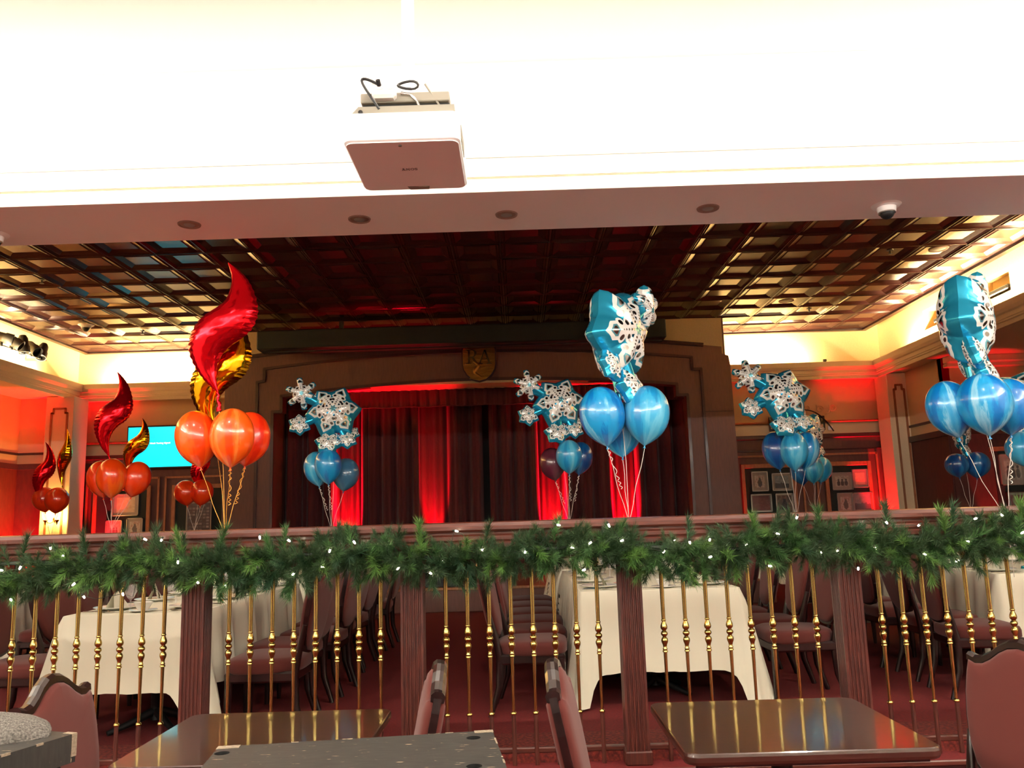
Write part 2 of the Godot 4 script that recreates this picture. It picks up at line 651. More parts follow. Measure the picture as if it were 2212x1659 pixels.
func thing(called: String, label: String, category: String, at := Vector3.ZERO, turn := 0.0, group := "") -> Node3D:
	var o := Node3D.new()
	o.name = numbered(called)
	add_child(o)
	o.position = at
	o.rotation.y = turn
	tag(o, label, category, group)
	return o

func struct(called: String, b: MB, m: Variant, label := "") -> MeshInstance3D:
	var o := obj(called, b, m)
	o.set_meta("kind", "structure")
	if label != "":
		o.set_meta("label", label)
		o.set_meta("category", "structure")
	return o

func frame_node(called: String, label: String, at := Vector3.ZERO) -> Node3D:
	var o := Node3D.new()
	o.name = numbered(called)
	add_child(o)
	o.position = at
	o.set_meta("kind", "structure")
	o.set_meta("label", label)
	o.set_meta("category", "structure")
	return o

func copy(o: Node3D, at: Vector3, turn: float, label: String, group := "") -> Node3D:
	var c: Node3D = o.duplicate()
	c.name = numbered(String(o.name))
	add_child(c)
	c.position = at
	c.rotation.y = turn
	c.set_meta("label", label)
	if group != "":
		c.set_meta("group", group)
	return c

func mb() -> MB:
	return MB.new()

func turned(axis: Vector3, ang: float, at: Vector3) -> Transform3D:
	return Transform3D(Basis(axis, ang), at)

const ORD := ["first", "second", "third", "fourth", "fifth", "sixth", "seventh", "eighth", "ninth", "tenth"]

# ---------------------------------------------------------------- shell
const HC := 4.62      # coffered ceiling
const BEAM_Y := 3.2
const FG := -0.30     # floor of the bar side

func build_shell() -> void:
	struct("floor", mb().bb(Vector3(-11, -0.25, -16.5), Vector3(11, 0.0, -4.86)), "carpet", "red carpet of the dining room")
	struct("floor", mb().bb(Vector3(-8, FG - 0.1, -4.66), Vector3(8, FG, 4.7)), "carpet", "red carpet of the lower bar level")
	# edge of the raised floor: nosing, ledge, riser
	var st := frame_node("floor_edge", "stepped edge of the raised floor under the railing")
	obj("carpet_border", mb().bb(Vector3(-8, -0.25, -4.86), Vector3(8, 0.0025, -4.79)), "carpet_border", st)
	obj("border_band", mb().bb(Vector3(-8, 0.0, -5.22), Vector3(8, 0.003, -4.86)), "carpet_border", st)
	obj("nosing", mb().bb(Vector3(-8, 0.0, -4.815), Vector3(8, 0.03, -4.785), 0.006), "rail_wood", st)
	obj("ledge", mb().bb(Vector3(-8, -0.25, -4.79), Vector3(8, -0.05, -4.62)), "carpet", st)
	obj("trim", mb().bb(Vector3(-8, -0.075, -4.625), Vector3(8, -0.046, -4.605), 0.006), "rail_wood", st)
	obj("riser", mb().bb(Vector3(-8, FG, -4.66), Vector3(8, -0.07, -4.615)), "chair_wood", st)
	# beam between the white tray ceiling and the dining room
	var bm := frame_node("ceiling_beam", "wide pinkish beam crossing the ceiling with round speakers")
	obj("beam_body", mb().bb(Vector3(-11, 3.207, -5.43), Vector3(11, 4.9, -4.86)), "beam_paint", bm)
	# white stepped fascia on the bar face of the beam
	obj("beam_face", mb().bb(Vector3(-7.5, 3.2, -4.87), Vector3(7.5, 4.1, -4.855)), "white_paint", bm)
	obj("cove_lip", mb().bb(Vector3(-7.5, 3.207, -4.86), Vector3(7.5, 3.222, -4.75)).bb(Vector3(-7.5, 3.222, -4.765), Vector3(7.5, 3.272, -4.75)), "white_paint", bm)
	obj("beam_soffit", mb().bb(Vector3(-11, BEAM_Y, -5.43), Vector3(11, 3.207, -4.75)), "beam_paint", bm)
	obj("fascia_board", mb().bb(Vector3(-7.5, 3.222, -4.855), Vector3(7.5, 3.318, -4.83), 0.003), "white_paint", bm)
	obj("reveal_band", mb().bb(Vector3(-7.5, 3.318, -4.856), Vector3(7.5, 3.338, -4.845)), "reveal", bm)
	obj("fascia_board", mb().bb(Vector3(-7.5, 3.338, -4.855), Vector3(7.5, 3.446, -4.815), 0.003), "white_paint", bm)
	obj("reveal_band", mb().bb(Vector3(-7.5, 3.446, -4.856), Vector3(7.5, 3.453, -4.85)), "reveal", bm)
	obj("fascia_board", mb().bb(Vector3(-7.5, 3.453, -4.855), Vector3(7.5, 3.70, -4.825), 0.003), "white_paint", bm)
	for k in 4:
		obj("light_strip", mb().bb(Vector3(-6.5 + k * 3.25, 3.222, -4.82), Vector3(-3.28 + k * 3.25, 3.235, -4.78)), "strip_glow", bm)
	# tray ceiling and the bar side of the room
	struct("ceiling", mb().bb(Vector3(-8, 4.1, -4.86), Vector3(8, 4.25, 4.7)), "white_paint", "white tray ceiling over the bar side")
	for sx in [-1.0, 1.0]:
		var w := struct("wall_left" if sx < 0 else "wall_right", mb().bb(Vector3(sx * 7.2, FG, -4.75), Vector3(sx * 7.4, 4.2, 4.7)), "white_paint", "pale side wall of the bar level beside the tables")
		obj("cove_ledge", mb().bb(Vector3(sx * 6.45, 3.36, -4.4), Vector3(sx * 7.2, 3.42, 3.6)), "white_paint", w)
	var rear := struct("wall_front", mb().bb(Vector3(-8, FG, 4.0), Vector3(8, 4.2, 4.2)), "white_paint", "pale wall behind the viewer")
	obj("cove_ledge", mb().bb(Vector3(-7.2, 3.36, 3.4), Vector3(7.2, 3.42, 4.0)), "white_paint", rear)
	obj("wainscot", mb().bb(Vector3(-7.2, FG, 3.95), Vector3(7.2, 1.2, 4.0)), "panel_brown", rear)
	# roof over the dining room
	struct("ceiling", mb().bb(Vector3(-11, 4.78, -16.5), Vector3(11, 4.95, -5.43)), "cream", "cream border ceiling round the coffered panels")

func build_ceiling() -> void:
	var root := frame_node("ceiling", "dark glossy coffered ceiling of square panels", Vector3(0, HC, 0))
	# one coffer, 0.606 m square, seen from below
	var rings := [[0.303, 0.0], [0.300, 0.0], [0.285, 0.012], [0.275, 0.004], [0.250, 0.020], [0.243, 0.010], [0.168, 0.036], [0.156, 0.028], [0.0, 0.028]]
	var b := mb()
	for i in rings.size() - 1:
		var r0: float = rings[i][0]
		var y0: float = rings[i][1]
		var r1: float = rings[i + 1][0]
		var y1: float = rings[i + 1][1]
		for k in 4:
			var bs := Basis(Vector3.UP, PI / 2 * k)
			var nn := bs * Vector3(0, -(r0 - r1), -(y1 - y0)).normalized()
			if r1 == 0.0:
				if k == 0:
					b.flat([Vector3(-r0, y0, -r0), Vector3(r0, y0, -r0), Vector3(r0, y0, r0), Vector3(-r0, y0, r0)], Vector3.DOWN)
			else:
				b.flat([bs * Vector3(-r0, y0, r0), bs * Vector3(r0, y0, r0), bs * Vector3(r1, y1, r1), bs * Vector3(-r1, y1, r1)], nn)
	var coffer := b.mesh()
	var cells := []
	var cam := get_node("camera") as Camera3D
	var inv := cam.transform.affine_inverse()
	for j in 17:
		var z := -15.35 + 0.305 + j * 0.61
		if z > -5.5:
			continue
		for i in 24:
			var x := -8.03 + 0.304 + i * 0.608
			if z < -14.13 and x > -4.9 and x < 3.6:
				continue
			var q := inv * Vector3(x, HC, z)
			var seen := 1.0 / -q.z
			if absf(q.x / q.z) > 0.66 or z > -9.0:
				seen *= 0.01
			cells.append([seen, Vector3(x, 0, z)])
	cells.sort_custom(func(p, q): return p[0] > q[0])
	rng.seed = 21
	var rest := mb()
	for k in cells.size():
		var tilt := Basis.from_euler(Vector3(rng.randf_range(-1, 1) * 0.012, 0, rng.randf_range(-1, 1) * 0.016))
		var xf := Transform3D(tilt, cells[k][1] + Vector3(0, rng.randf_range(-0.002, 0.002), 0))
		if k < 296:
			put("coffer_panel", coffer, "tile", root, xf)
		else:
			var f := rest.v.size()
			for q in b.v.size():
				rest.vert(xf * b.v[q], xf.basis * b.n[q])
			for q in b.idx:
				rest.idx.append(q + f)
	if rest.v.size():
		obj("far_panels", rest, "tile", root).set_meta("kind", "stuff")
	# backing and dark border strips
	obj("backing", mb().bb(Vector3(-8.05, 0.045, -15.37), Vector3(6.59, 0.14, -5.43)), "black", root)
	for a in [[-8.12, -8.03, -15.44, -5.43], [6.57, 6.66, -15.44, -5.43], [-8.12, -4.95, -15.44, -15.35], [3.6, 6.66, -15.44, -15.35]]:
		obj("border_strip", mb().bb(Vector3(a[0], -0.03, a[2]), Vector3(a[1], 0.14, a[3])), "tile_trim", root)

# ---------------------------------------------------------------- stage
func arc(x0: float, y0: float, x1: float, y1: float, rise: float, k: int) -> Array:
	var out := []
	for i in k + 1:
		var t := float(i) / k
		out.append(Vector2(lerpf(x0, x1, t), lerpf(y0, y1, t) + rise * 4.0 * t * (1.0 - t)))
	return out

func ribbon_strip(b: MB, path: Array, w: float, z: float, h: float) -> void:
	# moulding strip of width w following a path in the plane z, standing h proud
	for i in path.size() - 1:
		var a: Vector2 = path[i]
		var c: Vector2 = path[i + 1]
		var d := (c - a).normalized()
		var p := Vector2(-d.y, d.x) * w * 0.5
		var e := d * w * 0.25
		b.prism(PackedVector2Array([a - p - e, c - p + e, c + p + e, a + p - e]), h, Transform3D(Basis.IDENTITY, Vector3(0, 0, z)))

func build_stage() -> void:
	# cream block that the proscenium stands against
	struct("wall_back", mb().bb(Vector3(-4.93, 3.6, -14.9), Vector3(3.62, 4.7, -14.15)), "cream", "cream wall block above the stage arch")
	struct("wall_back", mb().bb(Vector3(-4.93, 0.0, -15.6), Vector3(-4.25, 4.7, -14.2)), "stage_wood", "side of the stage house beside the television wall")
	struct("wall_back", mb().bb(Vector3(3.05, 0.0, -15.6), Vector3(3.66, 4.7, -14.2)), "stage_wood", "side of the stage house beside the photograph boards")
	var pr := frame_node("wall_back", "brown panelled proscenium arch round the stage")
	var outer := [Vector2(-4.98, 0.0), Vector2(-4.98, 3.80), Vector2(-4.92, 3.98), Vector2(-4.78, 4.0), Vector2(-4.78, 4.14)]
	outer.append_array(arc(-4.5, 4.18, 3.25, 4.14, 0.21, 20))
	outer.append_array([Vector2(3.58, 4.10), Vector2(3.58, 3.98), Vector2(3.69, 3.94), Vector2(3.71, 3.78), Vector2(3.74, 0.0)])
	var inner := [Vector2(2.93, 0.0), Vector2(2.94, 3.28), Vector2(2.77, 3.28), Vector2(2.77, 3.47)]
	inner.append_array(arc(2.77, 3.47, -4.0, 3.47, 0.19, 20))
	inner.append_array([Vector2(-4.0, 3.20), Vector2(-4.15, 3.20), Vector2(-4.15, 0.0)])
	var poly := PackedVector2Array()
	for p in outer:
		poly.append(p)
	for p in inner:
		poly.append(p)
	obj("arch_panel", mb().prism(poly, 0.30, turned(Vector3.UP, 0, Vector3(0, 0, -14.4))), "stage_wood", pr)
	var t := mb()
	ribbon_strip(t, inner, 0.05, -14.1, 0.03)
	obj("opening_moulding", t, "stage_trim", pr)
	t = mb()
	var mid := [Vector2(-4.42, 0.0), Vector2(-4.42, 3.72), Vector2(-4.30, 3.74), Vector2(-4.30, 3.95)]
	mid.append_array(arc(-4.3, 3.95, 3.05, 3.93, 0.21, 20))
	mid.append_array([Vector2(3.05, 3.72), Vector2(3.2, 3.72), Vector2(3.22, 0.0)])
	ribbon_strip(t, mid, 0.045, -14.1, 0.03)
	obj("panel_moulding", t, "stage_trim", pr)
	t = mb()
	var top := outer.slice(5, 26)
	ribbon_strip(t, top, 0.06, -14.1, 0.04)
	obj("crown_moulding", t, "stage_trim", pr)
	t = mb()
	ribbon_strip(t, [Vector2(-4.6, 3.05), Vector2(-4.42, 3.05)], 0.012, -14.1, 0.006)
	ribbon_strip(t, [Vector2(3.22, 2.98), Vector2(3.70, 2.98)], 0.012, -14.1, 0.006)
	obj("panel_joint", t, "stage_trim", pr)
	# stage floor and apron
	var sf := frame_node("floor_stage", "low stage platform with a brown front")
	obj("platform", mb().bb(Vector3(-4.9, 0.0, -16.2), Vector3(3.6, 0.33, -12.1), 0.01), "stage_wood", sf)
	obj("edge_trim", mb().bb(Vector3(-4.9, 0.30, -12.11), Vector3(3.6, 0.34, -12.08), 0.008), "oak_trim", sf)
	struct("wall_back", mb().bb(Vector3(-5, 0.0, -16.3), Vector3(3.7, 4.7, -16.1)), "black", "black back wall of the stage")
	# velvet curtains
	curtain(-4.35, -0.62, "dark red velvet stage curtain, half nearer the television")
	curtain(-0.50, 3.15, "dark red velvet stage curtain, half nearer the photograph boards")
	var rows := []
	for j in 5:
		var row := []
		for i in 381:
			var x := -4.35 + 7.5 * i / 380.0
			var y := lerpf(3.30 + 0.006 * sin(x * 9.0), 3.75, j / 4.0)
			row.append(Vector3(x, y, -14.72 + 0.022 * sin(x * 34.0) + 0.012 * sin(x * 71.0 + 1.0)))
		rows.append(row)
	var val := thing("curtain_valance", "short red velvet valance hanging under the stage arch", "curtain", Vector3.ZERO)
	obj("cloth", mb().grid(rows, [Vector3(0, 0, 1)]), "velvet", val)
	var piping := []
	for i in 191:
		var x := -4.35 + 7.5 * i / 190.0
		piping.append(Vector3(x, 3.30 + 0.006 * sin(x * 9.0), -14.715 + 0.022 * sin(x * 34.0)))
	obj("piping", mb().tube(piping, 0.010, 5), "velvet", val)
	# screen housing under the ceiling
	var hs := thing("screen_housing", "long black projection screen housing above the stage arch", "screen housing", Vector3(-0.85, 0, -13.3))
	obj("case", mb().bb(Vector3(-3.35, 4.12, -0.40), Vector3(3.35, 4.44, 0.0), 0.02), "duct_black", hs)
	for sx in [-2.0, 2.0]:
		obj("bracket", mb().bb(Vector3(sx - 0.03, 4.42, -0.25), Vector3(sx + 0.03, 4.60, -0.15)), "black", hs)
	obj("slot", mb().bb(Vector3(-3.3, 4.10, -0.22), Vector3(3.3, 4.13, -0.16)), "black", hs)
	crest()
	# lamps in the curtain folds
	for a in [[-3.07, "red stage uplight in the curtain fold nearest the television"], [-1.52, "red stage uplight left of the curtain parting"], [0.62, "red stage uplight right of the curtain parting"], [1.93, "red stage uplight in the curtain fold nearest the boards"]]:
		uplight(Vector3(a[0], 0.34, -15.16 if a[0] != -1.52 else -14.98), Vector3(a[0], 2.3, -15.42), 22.0 if a[0] != -1.52 else 13.0, 60.0 if a[0] != -1.52 else 38.0, a[1])
	uplight(Vector3(-2.2, 0.34, -13.88), Vector3(-2.1, 3.9, -14.12), 24.0, 14.0, "red stage uplight on the apron before the left curtain")
	var wd := thing("stage_monitor", "black wedge speaker lying on the stage edge", "speaker", Vector3(-1.15, 0.34, -12.5))
	obj("cabinet", mb().prism(PackedVector2Array([Vector2(-0.2, 0), Vector2(0.2, 0), Vector2(0.2, 0.12), Vector2(-0.05, 0.36), Vector2(-0.2, 0.30)]), 0.5, turned(Vector3.UP, -PI / 2, Vector3(0.25, 0, 0))), "black", wd)
	obj("grille", mb().box(Vector3(0, 0.24, 0.085), Vector3(0.44, 0.02, 0.30), 0.0, Transform3D(Basis(Vector3.RIGHT, -0.0), Vector3.ZERO)), "dark_plastic", wd)

func pleat(x: float) -> float:
	var z := 0.075 * sin(x * 21.0 + 1.5 * sin(x * 2.3)) + 0.03 * sin(x * 47.0 + 2.0)
	for c in [[-3.07, 0.245], [0.62, 0.235], [1.93, 0.225]]:
		var d: float = absf(x - c[0])
		if d < c[1]:
			return -0.20 + 0.018 * sin(x * 60.0)
		if d < c[1] + 0.12:
			var t: float = (d - c[1]) / 0.12
			z = maxf(z, 0.10 * sin(PI * t))
	if absf(x + 1.52) < 0.26:
		z = z * 0.5 - 0.09
	return z

func curtain(x0: float, x1: float, label: String) -> void:
	var nx := int((x1 - x0) / 0.0125)
	var rows := []
	for y in [0.33, 1.2, 2.2, 3.4, 3.7]:
		var row := []
		for i in nx + 1:
			var x := lerpf(x0, x1, float(i) / nx)
			row.append(Vector3(x, y, -15.15 + pleat(x)))
		rows.append(row)
	tag(obj("stage_curtain", mb().grid(rows, [Vector3(0, 0, 1)]), "velvet"), label, "curtain", "stage curtains")

func uplight(at: Vector3, to: Vector3, angle: float, e: float, label: String) -> void:
	var t := thing("floor_uplight", label, "lamp", at, 0.0, "red floor uplights")
	var d := (to - at).normalized()
	var b := Basis(Vector3.RIGHT, acos(clampf(d.y, -1, 1)) * (-1.0 if d.z < 0 else 1.0))
	obj("yoke", mb().bb(Vector3(-0.07, 0, -0.03), Vector3(0.07, 0.012, 0.03), 0.003), "black", t)
	obj("can", mb().lathe([Vector2(0, 0.0), Vector2(0.05, 0.0), Vector2(0.055, 0.10), Vector2(0.045, 0.10), Vector2(0.045, 0.08)], 14, Transform3D(b, Vector3(0, 0.02, 0))), "black", t)
	obj("lens", mb().lathe([Vector2(0.045, 0.075), Vector2(0.02, 0.082), Vector2(0, 0.083)], 14, Transform3D(b, Vector3(0, 0.02, 0))), "red_lens", t)
	spot(t, "red_light", Vector3(0, 0.02, 0) + b * Vector3(0, 0.11, 0), Vector3(0, 0.02, 0) + b * Vector3(0, 1.0, 0), angle, RED, e, 0.04, 0.5)

func crest() -> void:
	var t := thing("stage_crest", "brass shield crest with the letters RA over the stage", "crest", Vector3(-0.6, 3.93, -14.05))
	var sh := PackedVector2Array([Vector2(-0.27, 0.31), Vector2(0.27, 0.31), Vector2(0.30, 0.25), Vector2(0.30, -0.02)])
	for p in [Vector2(0.28, -0.12), Vector2(0.22, -0.22), Vector2(0.13, -0.30), Vector2(0.0, -0.335), Vector2(-0.13, -0.30), Vector2(-0.22, -0.22), Vector2(-0.28, -0.12), Vector2(-0.30, -0.02), Vector2(-0.30, 0.25)]:
		sh.append(p)
	var small := PackedVector2Array()
	for p in sh:
		small.append(p * 0.92)
	obj("rim", mb().prism(sh, 0.04, Transform3D(Basis.IDENTITY, Vector3(0, 0, -0.02))), "stage_trim", t)
	obj("plate", mb().prism(small, 0.012, Transform3D(Basis.IDENTITY, Vector3(0, 0, 0.02))), "crest_gold", t)
	# raised waves
	for k in 9:
		var y := 0.24 - k * 0.062
		var half := 0.265 if y > -0.05 else sqrt(maxf(0.01, 1.0 - pow((y + 0.03) / 0.29, 2.0))) * 0.26
		var path := []
		for i in 15:
			var u := lerpf(-half, half, i / 14.0)
			path.append(Vector3(u, y + 0.016 * sin(u * 15.0 + k * 0.8) - (0.12 * absf(u) if k > 4 else 0.0) * -1.0 * 0.4, 0.034))
		obj("wave", mb().tube(path, 0.010, 6), "crest_gold", t)
	# figure rising from the waves
	var fig := []
	for i in 14:
		var s := i / 13.0
		fig.append(Vector3(-0.10 + 0.11 * s + 0.05 * sin(s * 7.0), 0.02 - 0.28 * s, 0.045))
	obj("figure", mb().tube(fig, [0.02, 0.03, 0.035, 0.04, 0.045, 0.045, 0.04, 0.035, 0.03, 0.028, 0.026, 0.024, 0.02, 0.012], 8), "crest_gold", t)
	var f := SystemFont.new()
	f.font_names = PackedStringArray(["Droid Serif"])
	for a in [["R", -0.12, 0.10], ["A", 0.10, 0.09]]:
		var tm := TextMesh.new()
		tm.text = a[0]
		tm.font = f
		tm.font_size = 60
		tm.pixel_size = 0.0058
		tm.depth = 0.02
		put("letter", tm, "brass", t, Transform3D(Basis.IDENTITY, Vector3(a[1], a[2], 0.045)))

# ---------------------------------------------------------------- walls of the dining room
const CORN := [Vector2(0.5, 3.80), Vector2(0.5, 3.67), Vector2(0.10, 3.67), Vector2(0.10, 3.64), Vector2(0.07, 3.64), Vector2(0.07, 3.70), Vector2(0.055, 3.71), Vector2(0.055, 3.735), Vector2(0.045, 3.74), Vector2(0.045, 3.80), Vector2(0.02, 3.815), Vector2(0.0, 3.86), Vector2(0.0, 3.95), Vector2(0.045, 3.95), Vector2(0.045, 3.83), Vector2(0.5, 3.83)]

func cornice(along0: float, along1: float, inner: float, side: String) -> void:
	var p := PackedVector2Array(CORN)
	var b := mb()
	var l := along1 - along0
	match side:
		"left": b.prism(p, l, Transform3D(Basis(Vector3(-1, 0, 0), Vector3(0, 1, 0), Vector3(0, 0, 1)), Vector3(inner, 0, along0)))
		"right": b.prism(p, l, Transform3D(Basis(Vector3(1, 0, 0), Vector3(0, 1, 0), Vector3(0, 0, 1)), Vector3(inner, 0, along0)))
		"back": b.prism(p, l, Transform3D(Basis(Vector3(0, 0, -1), Vector3(0, 1, 0), Vector3(1, 0, 0)), Vector3(along0, 0, inner)))
	struct("trim_" + str(taken.get("trim_n", 0) + 1), b, "cornice", "moulded cream cornice with a light trough")
	taken["trim_n"] = taken.get("trim_n", 0) + 1

func build_walls() -> void:
	cornice(-15.05, -5.43, -7.93, "left")
	cornice(-15.05, -5.43, 6.57, "right")
	cornice(-8.3, -4.95, -15.05, "back")
	cornice(3.66, 6.95, -15.05, "back")
	# glowing light strips in the troughs
	for a in [[-8.08, -14.0, -10.1, 0, "far warm light strip on the cornice ledge below the spotlights"], [-8.08, -10.0, -6.1, 0, "near warm light strip on the cornice ledge of the left wall"], [6.72, -14.2, -11.3, 0, "far warm light strip on the cornice ledge below the wall niches"], [6.72, -11.2, -8.2, 0, "near warm light strip on the cornice ledge of the right wall"], [-15.25, -7.6, -5.2, 1, "warm light strip on the cornice ledge above the television"], [-15.25, 3.85, 5.35, 1, "warm light strip on the cornice ledge beside the stage arch"]]:
		var lo := Vector3(a[0] - 0.02, 3.835, a[1]) if a[3] == 0 else Vector3(a[1], 3.835, a[0] - 0.02)
		var hi := Vector3(a[0] + 0.02, 3.85, a[2]) if a[3] == 0 else Vector3(a[2], 3.85, a[0] + 0.02)
		tag(obj("cove_light_strip", mb().bb(lo, hi), "strip_glow"), a[4], "lamp", "cove light strips")
	# upper walls above the cornice
	struct("wall_left", mb().bb(Vector3(-8.5, 3.83, -15.9), Vector3(-8.27, 4.8, -5.43)), "cream", "cream upper wall above the spotlight rail")
	struct("wall_back", mb().bb(Vector3(-8.3, 3.83, -15.9), Vector3(-4.9, 4.8, -15.52)), "cream", "cream upper wall above the television")
	struct("wall_back", mb().bb(Vector3(3.6, 3.83, -15.9), Vector3(7.0, 4.8, -15.52)), "cream", "cream upper wall right of the stage arch")
	var rw := frame_node("wall_right", "cream upper wall with recessed light niches")
	# niches along the right upper wall
	var zs := [-15.6, -13.75, -12.75, -12.05, -11.25, -10.4, -9.6, -5.43]
	for i in zs.size() - 1:
		var niche := i % 2 == 1
		if niche:
			obj("niche_back", mb().bb(Vector3(7.15, 4.18, zs[i]), Vector3(7.25, 4.55, zs[i + 1])), "cream", rw)
			obj("niche_sill", mb().bb(Vector3(6.92, 3.83, zs[i]), Vector3(7.25, 4.20, zs[i + 1])), "cream", rw)
			obj("niche_head", mb().bb(Vector3(6.92, 4.53, zs[i]), Vector3(7.25, 4.8, zs[i + 1])), "cream", rw)
		else:
			obj("wall_bay", mb().bb(Vector3(6.92, 3.83, zs[i]), Vector3(7.25, 4.8, zs[i + 1])), "cream", rw)
	for z in [-13.2, -11.65]:
		var l := thing("niche_lamp", "black bar lamp in the cream wall niche " + ("behind the far balloon" if z < -13 else "near the tall snowflake balloon"), "lamp", Vector3(7.0, 4.20, z), 0.0, "niche lamps")
		obj("body", mb().bb(Vector3(-0.06, 0.05, -0.28), Vector3(0.06, 0.13, 0.28), 0.02), "dark_plastic", l)
		obj("foot", mb().bb(Vector3(-0.03, 0, -0.03), Vector3(0.03, 0.06, 0.03)), "dark_plastic", l)
	# lower back walls
	back_wall(-8.4, -4.9, "behind the television")
	back_wall(3.6, 7.0, "with photograph boards right of the stage")
	# side walls and aisles
	struct("wall_left", mb().bb(Vector3(-10.5, 0, -15.1), Vector3(-8.0, 3.7, -14.9)), "pale_wall", "pale wall left of the lit pilaster")
	panelled("wall_left", Vector3(-8.95, 0, -14.9), Vector3(-8.95, 0, -5.4), Vector3(1, 0, 0), "side wall behind the leftmost balloons")
	panelled("wall_left", Vector3(-8.95, 0, -14.88), Vector3(-8.3, 0, -14.88), Vector3(0, 0, 1), "short panelled wall beside the lit pilaster")
	panelled("wall_right", Vector3(7.0, 0, -14.95), Vector3(7.0, 0, -13.5), Vector3(-1, 0, 0), "short maroon panelled side wall")
	struct("wall_right", mb().bb(Vector3(7.14, 0, -15.6), Vector3(7.6, 3.8, -13.63)), "pale_wall", "pale corner block of the side aisle")
	panelled("wall_right", Vector3(7.0, 0, -13.5), Vector3(11, 0, -13.5), Vector3(0, 0, 1), "side aisle wall with framed pictures")
	struct("wall_right", mb().bb(Vector3(10.6, 0, -13.6), Vector3(10.9, 3.8, -5.4)), "pale_wall", "outer wall of the side aisle")
	struct("ceiling", mb().bb(Vector3(-11, 3.68, -15.2), Vector3(-8.4, 3.8, -5.43)), "cornice", "low soffit over the left aisle")
	struct("ceiling", mb().bb(Vector3(7.05, 3.68, -15.2), Vector3(11, 3.8, -5.43)), "cornice", "low soffit over the right aisle")
	struct("trim_20", mb().bb(Vector3(7.02, 3.50, -13.49), Vector3(10.6, 3.56, -13.36), 0.01), "cornice", "cornice of the side aisle wall")
	struct("trim_21", mb().bb(Vector3(7.02, 3.56, -13.49), Vector3(10.6, 3.68, -13.28), 0.02), "cornice", "upper cornice of the side aisle wall")
	pilaster(Vector3(6.66, 0, -14.78), 0.40, "cream pilaster with brown inlay in the red lit corner")
	pilaster(Vector3(-8.32, 0, -14.58), 0.50, "cream pilaster with brown inlay behind the wall sconce")
	uplight(Vector3(6.56, 0.0, -14.98), Vector3(6.72, 3.0, -15.2), 17.0, 28.0, "red floor uplight in the corner by the boards")
	uplight(Vector3(3.95, 0.0, -15.1), Vector3(3.9, 3.0, -15.4), 12.0, 5.0, "red floor uplight beside the stage house")
	uplight(Vector3(-8.62, 0.0, -14.6), Vector3(-8.66, 3.0, -14.95), 26.0, 34.0, "red floor uplight left of the lit pilaster")
	uplight(Vector3(-7.55, 0.0, -15.05), Vector3(-7.8, 3.0, -15.35), 16.0, 30.0, "red floor uplight right of the lit pilaster")
	uplight(Vector3(7.52, 0.0, -13.25), Vector3(7.5, 3.0, -13.5), 13.0, 9.0, "red floor uplight in the side aisle")
	television()
	boards()
	sconce()
	wall_bracket()
	spot_rail()

func back_wall(x0: float, x1: float, what: String) -> void:
	var w := frame_node("wall_back", "back wall " + what)
	obj("wall_body", mb().bb(Vector3(x0, 0, -15.7), Vector3(x1, 3.68, -15.42)), "pale_wall", w)
	obj("wood_panel", mb().bb(Vector3(x0, 0, -15.43), Vector3(x1, 2.60, -15.40)), "panel_brown", w)
	obj("chair_rail", mb().bb(Vector3(x0, 2.58, -15.43), Vector3(x1, 2.66, -15.35), 0.012), "stage_trim", w)
	obj("picture_rail", mb().bb(Vector3(x0, 2.87, -15.43), Vector3(x1, 2.91, -15.37), 0.01), "oak_trim", w)
	obj("panel_bead", mb().bb(Vector3(x0, 2.36, -15.41), Vector3(x1, 2.39, -15.38), 0.006), "stage_trim", w)

func panelled(called: String, a: Vector3, b: Vector3, face: Vector3, what: String) -> void:
	var w := frame_node(called, what)
	var back := -face
	var lo := Vector3(minf(a.x, b.x), 0, minf(a.z, b.z))
	var hi := Vector3(maxf(a.x, b.x), 0, maxf(a.z, b.z))
	var slab := func(y0: float, y1: float, d0: float, d1: float) -> MB:
		var p := lo + face * d0
		var q := hi + face * d0
		return mb().bb(Vector3(minf(p.x, (lo + face * d1).x), y0, minf(p.z, (lo + face * d1).z)), Vector3(maxf(q.x, (hi + face * d1).x), y1, maxf(q.z, (hi + face * d1).z)))
	obj("wall_body", slab.call(0.0, 3.7, -0.12, 0.0), "pale_wall", w)
	obj("wood_panel", slab.call(0.0, 2.42, 0.0, 0.02), "panel_maroon", w)
	obj("chair_rail", slab.call(2.40, 2.50, 0.0, 0.06), "stage_trim", w)
	obj("picture_rail", slab.call(2.66, 2.70, 0.0, 0.035), "stage_trim", w)

func pilaster(at: Vector3, wide: float, label: String) -> void:
	var p := frame_node("wall_pilaster", label, at)
	obj("shaft", mb().bb(Vector3(0, 0, -0.5), Vector3(wide, 3.66, 0), 0.01), "cornice", p)
	var m := 0.11
	var path := [Vector2(m, 0.2), Vector2(m, 3.36), Vector2(m + 0.035, 3.36), Vector2(m + 0.035, 3.44), Vector2(wide - m - 0.035, 3.44), Vector2(wide - m - 0.035, 3.36), Vector2(wide - m, 3.36), Vector2(wide - m, 0.2)]
	var b := mb()
	ribbon_strip(b, path, 0.035, 0.0, 0.012)
	obj("inlay", b, "oak_trim", p)

